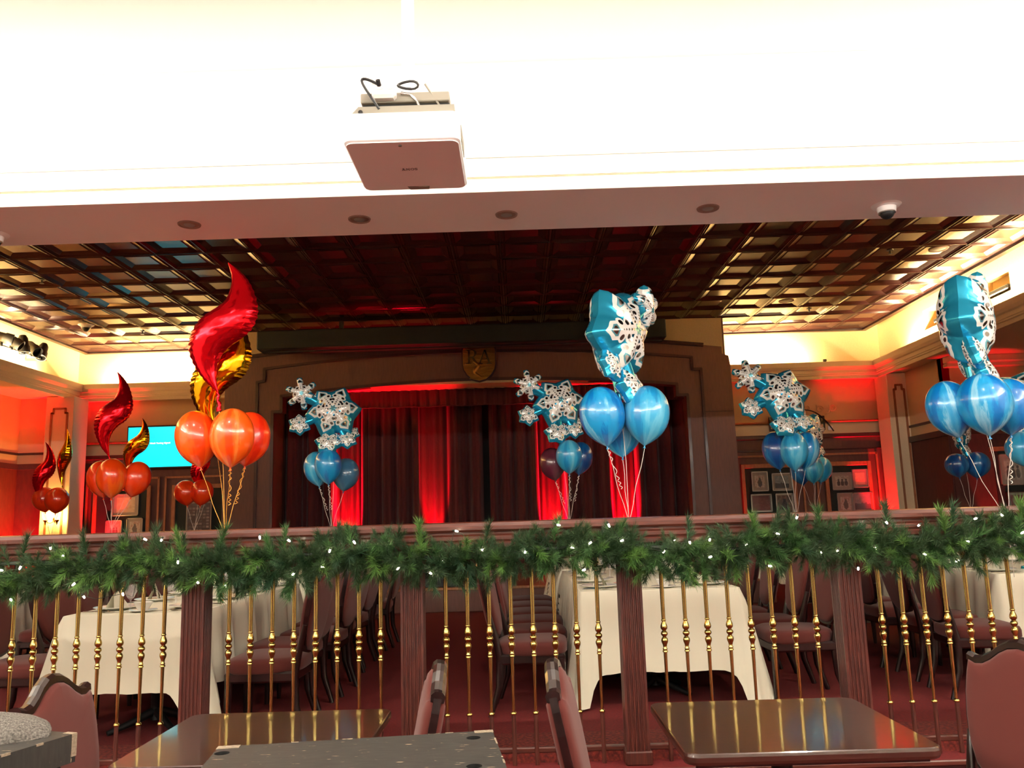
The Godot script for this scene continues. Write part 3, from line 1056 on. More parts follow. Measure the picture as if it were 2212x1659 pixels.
func television() -> void:
	var t := thing("television", "wall television showing a plain cyan screen", "television", Vector3(-6.50, 2.78, -15.27))
	obj("case", mb().bb(Vector3(-0.68, -0.40, -0.05), Vector3(0.68, 0.40, 0.0), 0.01), "black", t)
	obj("bracket", mb().bb(Vector3(-0.2, -0.15, -0.07), Vector3(0.2, 0.15, -0.05)), "black", t)
	var b := mb()
	b.quad_uv(Vector3(-0.655, -0.37, 0.003), Vector3(0.655, -0.37, 0.003), Vector3(0.655, 0.37, 0.003), Vector3(-0.655, 0.37, 0.003), Vector3.BACK)
	obj("screen", b, "screen", t)
	var tm := TextMesh.new()
	tm.text = "Weak Tuning Signal"
	tm.font_size = 32
	tm.pixel_size = 0.00125
	tm.depth = 0.002
	put("screen_message", tm, "screen_text", t, Transform3D(Basis.IDENTITY, Vector3(-0.06, 0.07, 0.006)))
	area("television_screen_light", Vector3(-6.5, 2.78, -15.25), Vector3(0, 0, 1), Vector3.RIGHT, Vector2(1.3, 0.74), Color(0.0, 0.80, 1.0), 0.06)

func framed(at: Vector3, w: float, h: float, photo: String, label: String, mat_board := 0.16, frame := "silver_frame") -> void:
	var t := thing("framed_photograph", label, "picture", at, 0.0, "framed photographs on the boards")
	var f := mb()
	var e := 0.016
	for a in [[-w / 2, -h / 2, w / 2, -h / 2 + e], [-w / 2, h / 2 - e, w / 2, h / 2], [-w / 2, -h / 2, -w / 2 + e, h / 2], [w / 2 - e, -h / 2, w / 2, h / 2]]:
		f.bb(Vector3(a[0], a[1], 0), Vector3(a[2], a[3], 0.03))
	obj("frame", f, frame, t)
	obj("mount", mb().bb(Vector3(-w / 2 + e, -h / 2 + e, 0), Vector3(w / 2 - e, h / 2 - e, 0.008)), "mount_board", t)
	var b := mb()
	var iw := w / 2 - e - mat_board * w
	var ih := h / 2 - e - mat_board * h
	b.quad_uv(Vector3(-iw, -ih, 0.010), Vector3(iw, -ih, 0.010), Vector3(iw, ih, 0.010), Vector3(-iw, ih, 0.010), Vector3.BACK)
	obj("photograph", b, photo, t)
	b = mb()
	b.flat([Vector3(-w / 2 + e, -h / 2 + e, 0.022), Vector3(w / 2 - e, -h / 2 + e, 0.022), Vector3(w / 2 - e, h / 2 - e, 0.022), Vector3(-w / 2 + e, h / 2 - e, 0.022)], Vector3.BACK)
	obj("pane", b, "glass", t)

func board(x0: float, x1: float, top: float, label: String) -> void:
	var t := thing("notice_board", label, "notice board", Vector3((x0 + x1) / 2, 0, -15.38), 0.0, "dark notice boards")
	var h := (x1 - x0) / 2
	obj("panel", mb().bb(Vector3(-h, 0.7, 0), Vector3(h, top, 0.02)), "dark_green", t)
	var f := mb()
	f.bb(Vector3(-h - 0.07, 0.63, 0), Vector3(-h, top + 0.08, 0.05), 0.008)
	f.bb(Vector3(h, 0.63, 0), Vector3(h + 0.07, top + 0.08, 0.05), 0.008)
	f.bb(Vector3(-h, top, 0), Vector3(h, top + 0.08, 0.05), 0.008)
	f.bb(Vector3(-h, 0.63, 0), Vector3(h, 0.7, 0.05), 0.008)
	obj("frame", f, "oak_trim", t)
	f = mb()
	ribbon_strip(f, [Vector2(-h - 0.20, 0.5), Vector2(-h - 0.20, top + 0.22), Vector2(h + 0.20, top + 0.22), Vector2(h + 0.20, 0.5)], 0.035, 0.0, 0.02)
	obj("outer_moulding", f, "oak_trim", t)

func boards() -> void:
	board(4.16, 5.02, 2.06, "dark notice board in oak frame next to the stage house")
	board(5.68, 6.40, 2.06, "dark notice board in oak frame next to the red lit corner")
	board(-7.72, -6.80, 2.00, "dark notice board in oak frame under the television, nearer the sconce")
	board(-6.27, -5.40, 2.00, "dark notice board in oak frame between television and stage")
	var z := -15.355
	framed(Vector3(4.42, 1.82, z), 0.30, 0.36, "photo_figure", "upright framed photograph, top one nearest the stage house", 0.15)
	framed(Vector3(4.82, 1.80, z), 0.36, 0.32, "photo_street", "grey framed photograph, second in the top row by the stage house", 0.10)
	framed(Vector3(4.42, 1.43, z), 0.38, 0.32, "photo_red", "reddish framed photograph below the upright figure picture", 0.04)
	framed(Vector3(4.84, 1.40, z), 0.32, 0.38, "photo_dark", "dark framed photograph below the grey street picture", 0.05)
	framed(Vector3(5.92, 1.78, z), 0.38, 0.32, "photo_group", "framed group photograph beside the small blue balloons", 0.14)
	framed(Vector3(6.25, 1.82, z), 0.29, 0.34, "photo_pale", "pale tan framed print at the top by the red lit corner", 0.14)
	framed(Vector3(5.95, 1.38, z), 0.31, 0.38, "photo_figure", "framed portrait below the group photograph", 0.15)
	framed(Vector3(6.26, 1.40, z), 0.37, 0.34, "photo_street", "wide framed photograph lowest by the red lit corner", 0.04)
	framed(Vector3(-7.18, 1.74, z), 0.48, 0.40, "photo_pale", "large pale framed print under the orange balloons", 0.12)
	framed(Vector3(-7.38, 1.30, z), 0.30, 0.34, "photo_group", "small framed photograph below the pale print, nearer the sconce", 0.16)
	framed(Vector3(-7.00, 1.32, z), 0.30, 0.36, "photo_figure", "small framed portrait below the pale print, nearer the stage", 0.13)
	framed(Vector3(-5.83, 1.46, z), 0.46, 0.60, "photo_sheet", "tall framed sheet of many small portraits by the stage", 0.02, "mount_board")
	framed(Vector3(7.93, 1.82, -13.46), 0.42, 0.50, "photo_group", "framed photograph on the side aisle wall, upper one", 0.14)
	framed(Vector3(8.02, 1.27, -13.46), 0.50, 0.40, "photo_red", "brown framed certificate on the side aisle wall, lower one", 0.10, "stage_trim")
	framed(Vector3(8.50, 1.74, -13.46), 0.34, 0.40, "photo_pale", "framed print at the picture's right edge, upper one", 0.12)
	framed(Vector3(8.52, 1.24, -13.46), 0.34, 0.46, "photo_dark", "oak framed print at the picture's right edge, lower one", 0.10, "oak_trim")
	var nb := thing("notice_board", "dark notice board on the side aisle wall", "notice board", Vector3(8.2, 0, -13.475), 0.0, "dark notice boards")
	obj("panel", mb().bb(Vector3(-0.55, 0.7, 0), Vector3(1.4, 2.12, 0.01)), "dark_green", nb)
	obj("frame", mb().bb(Vector3(-0.6, 2.12, 0), Vector3(1.45, 2.19, 0.04)).bb(Vector3(-0.6, 0.64, 0), Vector3(1.45, 0.7, 0.04)), "oak_trim", nb)

func sconce() -> void:
	var t := thing("wall_sconce", "brass wall sconce with two lit glass shades on the pilaster", "lamp", Vector3(-8.03, 1.50, -14.58))
	obj("backplate", mb().lathe([Vector2(0, 0.02), Vector2(0.045, 0.015), Vector2(0.055, 0.0)], 14, turned(Vector3.RIGHT, PI / 2, Vector3.ZERO)), "brass", t)
	for sx in [-1.0, 1.0]:
		var arm := []
		for i in 9:
			var s := i / 8.0
			arm.append(Vector3(sx * 0.10 * s, -0.05 * sin(s * PI) - 0.02 * s, 0.02 + 0.12 * s))
		obj("arm", mb().tube(arm, 0.007, 6), "brass", t)
		obj("cup", mb().lathe([Vector2(0, -0.09), Vector2(0.008, -0.07), Vector2(0.012, -0.04), Vector2(0.045, 0.0), Vector2(0.0, 0.0)], 12, Transform3D(Basis.IDENTITY, Vector3(sx * 0.10, -0.01, 0.14))), "brass", t)
		obj("shade", mb().lathe([Vector2(0.03, 0.0), Vector2(0.05, 0.05), Vector2(0.055, 0.10), Vector2(0.065, 0.13), Vector2(0.06, 0.13)], 14, Transform3D(Basis.IDENTITY, Vector3(sx * 0.10, -0.005, 0.14))), "lamp_glass", t)
		omni(t, "sconce_light", Vector3(sx * 0.10, 0.06, 0.14), Color(1.0, 0.72, 0.36), 0.55, 0.03)

func wall_bracket() -> void:
	var t := thing("wall_mount", "empty black television bracket with dangling cable on the back wall", "bracket", Vector3(5.2, 2.86, -15.37))
	obj("plate", mb().bb(Vector3(-0.52, -0.14, -0.03), Vector3(0.48, 0.16, 0.0)), "pale_wall", t)
	for x in [-0.40, 0.38]:
		var f := mb()
		f.bb(Vector3(x - 0.12, -0.13, 0), Vector3(x + 0.12, -0.09, 0.03))
		f.bb(Vector3(x - 0.12, 0.09, 0), Vector3(x + 0.12, 0.13, 0.03))
		f.bb(Vector3(x - 0.12, -0.02, 0), Vector3(x + 0.12, 0.02, 0.03))
		for k in [-0.11, -0.04, 0.04, 0.11]:
			f.bb(Vector3(x + k - 0.012, -0.13, 0.0), Vector3(x + k + 0.012, 0.13, 0.028))
		obj("slotted_plate", f, "black", t)
	var c := []
	for i in 20:
		var s := i / 19.0
		c.append(Vector3(-0.1 + 0.75 * s, 0.20 + 0.07 * sin(s * PI) - 0.36 * s * s * s, 0.03))
	obj("cable", mb().tube(c, 0.012, 6), "black", t)
	obj("socket", mb().bb(Vector3(0.56, -0.14, 0), Vector3(0.64, -0.06, 0.02), 0.004), "white_plastic", t)
	# plaster scrolls over the bracket
	var s2 := thing("wall_scrolls", "cream plaster scroll ornament on the wall above the bracket", "ornament", Vector3(5.45, 3.12, -15.41))
	for k in 4:
		var path := []
		var x := -0.28 + k * 0.24
		for i in 26:
			var q := i / 25.0
			var an := q * TAU * 1.25 + (PI if k % 2 else 0.0)
			var r := 0.075 * (1.0 - 0.7 * q)
			path.append(Vector3(x + r * cos(an), r * sin(an) + (0.03 if k % 2 else 0.0), 0.012))
		obj("scroll", mb().tube(path, 0.009, 5), "pale_wall", s2)
		obj("stem", mb().tube([Vector3(x - 0.06, 0.08, 0.012), Vector3(x - 0.05, 0.0, 0.012), Vector3(x - 0.08, -0.07, 0.012), Vector3(x - 0.15, -0.09, 0.012)], 0.009, 5), "pale_wall", s2)

func spot_rail() -> void:
	var rail := thing("spotlight_rail", "thin pipe carrying the stage spotlights over the cornice", "rail", Vector3(-7.98, 4.18, -13.0))
	obj("pipe", mb().tube([Vector3(0, 0, -0.9), Vector3(0, 0, 1.2)], 0.016, 8), "steel", rail)
	for z in [-0.8, 1.1]:
		obj("bracket", mb().bb(Vector3(-0.30, -0.02, z - 0.02), Vector3(0.01, 0.02, z + 0.02)), "steel", rail)
	var names := ["farthest black stage spotlight on the left wall rail, nearest the corner", "black stage spotlight on the left wall rail, second from the corner", "black stage spotlight on the left wall rail, middle one", "black stage spotlight on the left wall rail, second from the picture edge", "black stage spotlight on the left wall rail, at the picture edge"]
	for i in 5:
		var p := Vector3(-7.98, 4.18, -13.72 + i * 0.27)
		var t := thing("stage_spotlight", names[i], "spotlight", p, 0.0, "stage spotlights on the left wall rail")
		var tilt := [0.1, 0.9, 0.15, 0.95, 1.3][i] as float
		var bs := Basis(Vector3(0, 0, 1), tilt) * Basis(Vector3.RIGHT, 0.25 * (i - 2))
		obj("clamp", mb().bb(Vector3(-0.02, -0.02, -0.02), Vector3(0.02, 0.08, 0.02)), "black", t)
		obj("barrel", mb().lathe([Vector2(0, 0.16), Vector2(0.05, 0.155), Vector2(0.075, 0.10), Vector2(0.078, -0.02), Vector2(0.09, -0.03), Vector2(0.09, -0.14), Vector2(0.082, -0.14), Vector2(0.075, -0.06)], 16, Transform3D(bs, Vector3(0.03, 0.12, 0))), "dark_plastic", t)
		obj("lens", mb().lathe([Vector2(0.076, -0.07), Vector2(0.04, -0.085), Vector2(0, -0.09)], 14, Transform3D(bs, Vector3(0.03, 0.12, 0))), "black", t)

# ---------------------------------------------------------------- railing
const RZ := -4.75

func build_railing() -> void:
	var r := thing("railing", "mahogany railing with turned brass balusters across the room", "railing", Vector3(0, 0, RZ))
	# handrail: two moulded layers
	var top := PackedVector2Array([Vector2(-0.065, 1.195), Vector2(-0.075, 1.205), Vector2(-0.075, 1.225), Vector2(-0.062, 1.243), Vector2(-0.03, 1.249), Vector2(0.03, 1.249), Vector2(0.062, 1.243), Vector2(0.075, 1.225), Vector2(0.075, 1.205), Vector2(0.065, 1.195)])
	var low := PackedVector2Array([Vector2(-0.045, 1.10), Vector2(-0.06, 1.11), Vector2(-0.06, 1.13), Vector2(-0.05, 1.138), Vector2(-0.058, 1.15), Vector2(-0.058, 1.17), Vector2(-0.045, 1.18), Vector2(-0.045, 1.20), Vector2(0.045, 1.20), Vector2(0.045, 1.18), Vector2(0.058, 1.17), Vector2(0.058, 1.15), Vector2(0.05, 1.138), Vector2(0.06, 1.13), Vector2(0.06, 1.11), Vector2(0.045, 1.10)])
	var bs := Basis(Vector3(0, 0, 1), Vector3(0, 1, 0), Vector3(-1, 0, 0))
	obj("handrail", mb().prism(top, 12.0, Transform3D(bs, Vector3(6, 0, 0))), "rail_wood", r)
	obj("under_rail", mb().prism(low, 12.0, Transform3D(bs, Vector3(6, 0, 0))), "rail_wood", r)
	# fluted post
	var flute := PackedVector2Array()
	var h := 0.062
	for side in 4:
		var a := Vector2(-h, -h).rotated(side * PI / 2)
		var dx := Vector2(1, 0).rotated(side * PI / 2)
		var dy := Vector2(0, 1).rotated(side * PI / 2)
		flute.append(a)
		for k in 5:
			var s := 0.014 + k * 0.0206
			flute.append(a + dx * s)
			flute.append(a + dx * (s + 0.004) + dy * 0.006)
			flute.append(a + dx * (s + 0.0105) + dy * 0.006)
			flute.append(a + dx * (s + 0.0145))
	var post := mb().prism(flute, 1.15, Transform3D(Basis(Vector3(1, 0, 0), Vector3(0, 0, -1), Vector3(0, 1, 0)), Vector3(0, -0.05, 0))).mesh()
	var plinth := mb().bb(Vector3(-0.072, -0.05, -0.072), Vector3(0.072, 0.02, 0.072), 0.006).mesh()
	var cap := mb().bb(Vector3(-0.07, 1.06, -0.07), Vector3(0.07, 1.10, 0.07), 0.008).mesh()
	# baluster shapes
	var rod := mb().lathe([Vector2(0.0075, 0.225), Vector2(0.0085, 0.40), Vector2(0.010, 0.50), Vector2(0.010, 0.515)], 12).mesh()
	var upper_rod := mb().lathe([Vector2(0.0105, 0.685), Vector2(0.0115, 0.85), Vector2(0.011, 1.005)], 12).mesh()
	var turned_part := mb().lathe([Vector2(0.010, 0.512), Vector2(0.0145, 0.515), Vector2(0.0145, 0.522), Vector2(0.011, 0.525), Vector2(0.013, 0.529), Vector2(0.013, 0.533), Vector2(0.0095, 0.537), Vector2(0.012, 0.553), Vector2(0.018, 0.568), Vector2(0.019, 0.578), Vector2(0.016, 0.588), Vector2(0.010, 0.595), Vector2(0.012, 0.600), Vector2(0.018, 0.606), Vector2(0.0195, 0.613), Vector2(0.017, 0.621), Vector2(0.0105, 0.627), Vector2(0.012, 0.632), Vector2(0.018, 0.638), Vector2(0.0195, 0.648), Vector2(0.017, 0.660), Vector2(0.011, 0.674), Vector2(0.0095, 0.678), Vector2(0.013, 0.681), Vector2(0.013, 0.687), Vector2(0.0105, 0.690)], 16).mesh()
	var collar := mb().lathe([Vector2(0.0, 0.210), Vector2(0.015, 0.211), Vector2(0.0165, 0.217), Vector2(0.014, 0.224), Vector2(0.008, 0.228)], 14).mesh()
	var ring := mb().lathe([Vector2(0.011, 0.998), Vector2(0.016, 1.0), Vector2(0.018, 1.006), Vector2(0.015, 1.013), Vector2(0.010, 1.015)], 14).mesh()
	var dowel := mb().lathe([Vector2(0.0, -0.048), Vector2(0.012, -0.048), Vector2(0.012, 0.211), Vector2(0.0, 0.211)], 10).mesh()
	var pin := mb().lathe([Vector2(0.011, 1.012), Vector2(0.011, 1.11)], 10).mesh()
	for p in range(-4, 5):
		var x := -0.6 + p * 1.2
		if absf(x) < 5.9:
			var po := put("post", post, "mahogany", r, Transform3D(Basis.IDENTITY, Vector3(x, 0, 0)))
			put("plinth", plinth, "mahogany", po)
			put("cap", cap, "mahogany", po)
		for k in 8:
			var bx := x + 0.18 + k * 0.12
			if absf(bx) > 4.2:
				continue
			var b := put("baluster", turned_part, "brass", r, Transform3D(Basis(Vector3.UP, bx * 7.0), Vector3(bx, 0, 0)))
			put("rod", rod, "brass", b)
			put("upper_rod", upper_rod, "brass", b)
			put("collar", collar, "brass", b)
			put("ring", ring, "brass", b)
			put("dowel", dowel, "mahogany", b)
			put("pin", pin, "mahogany", b)

# ---------------------------------------------------------------- banquet tables
func rounded_rect(w: float, l: float, rad: float, step: float) -> Array:
	# perimeter points [position, outward normal, corner weight], x across, z along
	var out := []
	var hx := w / 2 - rad
	var hz := l / 2 - rad
	var corners := [[Vector2(hx, hz), 0.0], [Vector2(-hx, hz), PI / 2], [Vector2(-hx, -hz), PI], [Vector2(hx, -hz), -PI / 2]]
	for c in 4:
		var o: Vector2 = corners[c][0]
		for k in 7:
			var an: float = corners[c][1] + PI / 2 * k / 6.0
			var d := Vector2(cos(an), sin(an))
			out.append([o + d * rad, d, 1.0])
		var nx: Vector2 = corners[(c + 1) % 4][0]
		var dd := Vector2(cos(corners[c][1] + PI / 2), sin(corners[c][1] + PI / 2))
		var a := o + dd * rad
		var b := nx + dd * rad
		var m := maxi(2, int((b - a).length() / step))
		for k in range(1, m):
			var q := a.lerp(b, float(k) / m)
			var edge := minf((q - a).length(), (b - q).length())
			out.append([q, dd, clampf(1.0 - edge / 0.17, 0.0, 1.0)])
	return out

func cloth(w: float, l: float, drop: float, corner: float, fold: float, sd: int) -> MB:
	var b := mb()
	var per := rounded_rect(w, l, 0.03, 0.03)
	var m := per.size()
	var n := FastNoiseLite.new()
	n.seed = sd
	n.frequency = 0.9
	var rows := []
	for j in 12:
		var row := []
		for i in m + 1:
			var e: Array = per[i % m]
			var q: Vector2 = e[0]
			var d: Vector2 = e[1]
			var cw: float = e[2] * e[2]
			var p: Vector3
			if j == 0:
				p = Vector3(q.x * 0.9, 0.0, q.y - signf(q.y) * 0.06)
			elif j == 1:
				p = Vector3(q.x - d.x * 0.012, 0.0, q.y - d.y * 0.012)
			elif j == 2:
				p = Vector3(q.x - d.x * 0.003, -0.003, q.y - d.y * 0.003)
			else:
				var t := (j - 2) / 9.0
				var along := q.x * 1.0 + q.y * 1.0
				var side := absf(d.x) > 0.5
				var amp := fold if side else fold * 0.45
				var wave := 0.5 + 0.5 * sin(along * (26.0 if side else 15.0) + n.get_noise_2d(along * 2.0, 3.0) * 4.0)
				var off := 0.004 + amp * wave * sqrt(t) + cw * 0.10 * t + 0.015 * t
				off += cw * 0.03 * sin(float(i) * 1.7) * t
				var hem: float = drop + corner * cw * e[2] * e[2] + 0.012 * n.get_noise_2d(along * 5.0, 9.0)
				p = Vector3(q.x + d.x * off, -0.006 - t * hem, q.y + d.y * off)
			row.append(p)
		rows.append(row)
	b.grid(rows, Vector3(0, -0.25, 0))
	for i in range(b.v.size()):
		pass
	var top := []
	for i in m:
		var e: Array = per[i]
		var q: Vector2 = e[0]
		top.append(Vector3(q.x * 0.9, 0.0, q.y - signf(q.y) * 0.06))
	# flat top as a fan of strips
	var xs := w * 0.9 / 2 - 0.001
	var zs := l / 2 - 0.06
	b.flat([Vector3(-xs, -0.0005, -zs), Vector3(xs, -0.0005, -zs), Vector3(xs, -0.0005, zs), Vector3(-xs, -0.0005, zs)], Vector3.UP)
	return b

func pedestal_table(at: Vector3, w: float, l: float, label: String) -> void:
	var t := thing("banquet_table", label, "table", at, 0.0, "long banquet tables")
	obj("tabletop", mb().bb(Vector3(-w / 2 + 0.02, 0.715, -l / 2 + 0.02), Vector3(w / 2 - 0.02, 0.748, l / 2 - 0.02), 0.005), "chair_wood", t)
	var zs := [l / 2 - 0.45, -l / 2 + 0.45]
	if l > 2.4:
		zs.append(0.0)
	for z in zs:
		obj("column", mb().lathe([Vector2(0.035, 0.05), Vector2(0.035, 0.715)], 12, Transform3D(Basis.IDENTITY, Vector3(0, 0, z))), "black", t)
		for k in 4:
			var d := Basis(Vector3.UP, PI / 2 * k + PI / 4)
			obj("foot", mb().tube([Vector3(0, 0.11, z), Vector3(0, 0.06, z) + d * Vector3(0.14, 0, 0), Vector3(0, 0.018, z) + d * Vector3(0.30, 0, 0)], [0.03, 0.024, 0.016], 8), "black", t)

func build_tables() -> void:
	# [x0, x1, z near, z far, drop, corner, fold, place name]
	var rows := [
		[-2.80, -1.97, -5.20, -7.60, 0.45, 0.17, 0.045, "left table behind the railing"],
		[-2.80, -1.97, -8.10, -10.6, 0.45, 0.15, 0.05, "farther table beyond the left one"],
		[0.40, 1.50, -5.85, -8.30, 0.53, 0.20, 0.05, "long table in the middle of the room"],
		[0.40, 1.50, -8.42, -10.8, 0.45, 0.15, 0.05, "second table behind the middle one"],
		[3.50, 4.60, -6.30, -8.50, 0.46, 0.15, 0.05, "table at the right picture edge"],
		[3.45, 4.55, -9.90, -12.2, 0.42, 0.12, 0.05, "far table on the right seen between posts"],
		[-5.22, -4.32, -7.10, -9.6, 0.45, 0.15, 0.05, "table at the far left seen past chairs"],
	]
	for i in rows.size():
		var a: Array = rows[i]
		var w: float = a[1] - a[0]
		var l: float = a[2] - a[3]
		var c := Vector3((a[0] + a[1]) / 2, 0, (a[2] + a[3]) / 2)
		pedestal_table(c, w, l, "clothed dark pedestal table, " + a[7])
		tag(obj("tablecloth", cloth(w, l, a[4], a[5], a[6], 60 + i), "linen", null, Transform3D(Basis.IDENTITY, c + Vector3(0, 0.756, 0))), "white linen tablecloth on the " + a[7], "tablecloth", "white tablecloths")
	place_settings()

func fork_mesh() -> ArrayMesh:
	var b := mb()
	b.box(Vector3(0, 0.004, 0.06), Vector3(0.007, 0.003, 0.12), 0.001)
	b.box(Vector3(0, 0.004, -0.02), Vector3(0.022, 0.003, 0.04), 0.001)
	for k in 4:
		b.box(Vector3(-0.009 + k * 0.006, 0.006, -0.062), Vector3(0.003, 0.0025, 0.048))
	return b.mesh()

func spoon_mesh() -> ArrayMesh:
	var b := mb()
	b.box(Vector3(0, 0.006, 0.06), Vector3(0.007, 0.003, 0.13), 0.001)
	var rows := []
	for j in 6:
		var row := []
		var r := 0.001 + 0.999 * j / 5.0
		for i in 15:
			var an := TAU * i / 14.0
			row.append(Vector3(0.022 * r * cos(an), 0.002 + 0.009 * r * r, -0.035 + 0.034 * r * sin(an)))
		rows.append(row)
	b.grid(rows, [Vector3.UP])
	return b.mesh()

func knife_mesh() -> ArrayMesh:
	var b := mb()
	b.box(Vector3(0, 0.005, 0.07), Vector3(0.011, 0.007, 0.09), 0.003)
	b.prism(PackedVector2Array([Vector2(-0.006, 0.03), Vector2(-0.006, -0.10), Vector2(0.002, -0.115), Vector2(0.010, -0.09), Vector2(0.010, 0.03)]), 0.002, turned(Vector3.RIGHT, PI / 2, Vector3(0, 0.006, 0)))
	return b.mesh()

func place_settings() -> void:
	var plate := mb().lathe([Vector2(0.0, 0.010), Vector2(0.075, 0.009), Vector2(0.095, 0.014), Vector2(0.135, 0.021), Vector2(0.136, 0.018), Vector2(0.09, 0.004), Vector2(0.07, 0.0), Vector2(0.0, 0.0)], 28).mesh()
	var side := mb().lathe([Vector2(0.0, 0.007), Vector2(0.05, 0.006), Vector2(0.085, 0.013), Vector2(0.086, 0.010), Vector2(0.05, 0.0), Vector2(0.0, 0.0)], 24).mesh()
	var fork := fork_mesh()
	var spoon := spoon_mesh()
	var knife := knife_mesh()
	# folded napkin, a fanned mitre
	var nb := mb()
	for e in [-1.0, 1.0]:
		nb.flat([Vector3(-0.09, 0, 0.03 * e), Vector3(0.09, 0, 0.03 * e), Vector3(0.055, 0.07, 0.008 * e), Vector3(0.0, 0.115, 0.0), Vector3(-0.055, 0.07, 0.008 * e)], Vector3(0, 0.3, e).normalized())
		nb.flat([Vector3(-0.09, 0, 0.045 * e), Vector3(0.03, 0, 0.05 * e), Vector3(-0.02, 0.06, 0.02 * e), Vector3(-0.07, 0.045, 0.02 * e)], Vector3(0, 0.3, e).normalized())
	var napkin := nb.mesh()
	var bowl := mb().lathe([Vector2(0.0, 0.012), Vector2(0.03, 0.014), Vector2(0.055, 0.05), Vector2(0.058, 0.05), Vector2(0.034, 0.008), Vector2(0.03, 0.0), Vector2(0.0, 0.0)], 20).mesh()
	var glass := mb().lathe([Vector2(0.0, 0.002), Vector2(0.034, 0.003), Vector2(0.006, 0.012), Vector2(0.004, 0.07), Vector2(0.02, 0.085), Vector2(0.036, 0.12), Vector2(0.033, 0.165), Vector2(0.0315, 0.165), Vector2(0.0345, 0.12), Vector2(0.018, 0.088), Vector2(0.0, 0.080)], 18).mesh()
	var y := 0.757
	var sets := [
		["middle table", 0.95, 0.55, -6.15, -0.55, 4],
		["left table", -2.385, 0.415, -5.55, -0.58, 4],
		["right edge table", 4.05, 0.55, -6.60, -0.58, 3],
	]
	for s in sets:
		for k in s[5]:
			for sd in [-1.0, 1.0]:
				var who: String = "%s place on the %s of the %s" % [ORD[k], "aisle side" if (sd > 0) == (s[1] < 0) else "far side", s[0]]
				var c := Vector3(s[1] + sd * (s[2] - 0.17), y, s[3] + s[4] * k)
				var turn: float = PI / 2 * sd
				var bs := Basis(Vector3.UP, turn)
				tag(put("dinner_plate", plate, "china", null, Transform3D(bs, c)), "white dinner plate, " + who, "plate", "dinner plates")
				tag(put("folded_napkin", napkin, "linen", null, Transform3D(Basis(Vector3.UP, turn + 0.3 * k), c + Vector3(0, 0.011, 0))), "folded white napkin, " + who, "napkin", "folded napkins")
				if k < 3:
					tag(put("fork", fork, "steel", null, Transform3D(Basis(Vector3.UP, turn + 0.1), c + bs * Vector3(-0.17, 0, 0.02))), "steel fork, " + who, "fork", "forks")
					tag(put("knife", knife, "steel", null, Transform3D(bs, c + bs * Vector3(0.16, 0, 0.02))), "steel knife, " + who, "knife", "knives")
					tag(put("spoon", spoon, "steel", null, Transform3D(Basis(Vector3.UP, turn - 0.1), c + bs * Vector3(0.195, 0, 0.02))), "steel spoon, " + who, "spoon", "spoons")
				tag(put("wine_glass", glass, "glass", null, Transform3D(Basis.IDENTITY, c + bs * Vector3(0.17, 0, -0.17))), "clear stemmed wine glass, " + who, "glass", "wine glasses")
	# end settings nearest the railing
	for a in [["left table", -2.42, -5.36], ["middle table", 0.95, -6.0]]:
		var p := Vector3(a[1], y, a[2])
		tag(put("side_plate", side, "china", null, Transform3D(Basis.IDENTITY, p + Vector3(0.05, 0, 0))), "small side plate at the railing end of the " + a[0], "plate", "side plates")
		tag(put("soup_bowl", bowl, "china", null, Transform3D(Basis.IDENTITY, p + Vector3(0.05, 0.007, 0))), "white bowl on the side plate at the railing end of the " + a[0], "bowl", "bowls")
		tag(put("fork", fork, "steel", null, Transform3D(Basis(Vector3.UP, 1.2), p + Vector3(-0.12, 0, 0.03))), "steel fork lying crosswise at the railing end of the " + a[0], "fork", "forks")
		tag(put("spoon", spoon, "steel", null, Transform3D(Basis(Vector3.UP, -1.3), p + Vector3(0.22, 0, 0.03))), "steel spoon lying crosswise at the railing end of the " + a[0], "spoon", "spoons")
	var cn := thing("centrepiece", "blue paper snowflake centrepiece on the table at the right picture edge", "decoration", Vector3(4.0, y, -6.75))
	obj("base", mb().lathe([Vector2(0, 0), Vector2(0.05, 0.0), Vector2(0.045, 0.02), Vector2(0, 0.03)], 14), "foil_blue", cn)
	obj("flake", mb().prism(star_poly(0.09, 0.04), 0.012, Transform3D(Basis.IDENTITY, Vector3(0, 0.11, 0))), "foil_blue", cn)

func star_poly(ro: float, ri: float) -> PackedVector2Array:
	var p := PackedVector2Array()
	for k in 12:
		var r := ro if k % 2 == 0 else ri
		p.append(Vector2(r * sin(PI / 6 * k), r * cos(PI / 6 * k)))
	return p

# ---------------------------------------------------------------- chairs
const BACK_HALF := [Vector2(0, 0.545), Vector2(0.045, 0.538), Vector2(0.085, 0.518), Vector2(0.125, 0.488), Vector2(0.165, 0.466), Vector2(0.205, 0.460), Vector2(0.238, 0.470), Vector2(0.244, 0.42), Vector2(0.246, 0.34), Vector2(0.236, 0.24), Vector2(0.212, 0.14), Vector2(0.172, 0.06), Vector2(0.11, 0.012), Vector2(0.05, 0.0), Vector2(0, -0.002)]

func back_outline(shrink: float) -> PackedVector2Array:
	var p := PackedVector2Array()
	var c := Vector2(0, 0.26)
	for q in BACK_HALF:
		var d: Vector2 = q - c
		p.append(c + d * (1.0 - shrink / maxf(0.05, d.length())))
	for i in range(BACK_HALF.size() - 2, 0, -1):
		var q: Vector2 = BACK_HALF[i]
		q.x = -q.x
		var d: Vector2 = q - c
		p.append(c + d * (1.0 - shrink / maxf(0.05, d.length())))
	return p

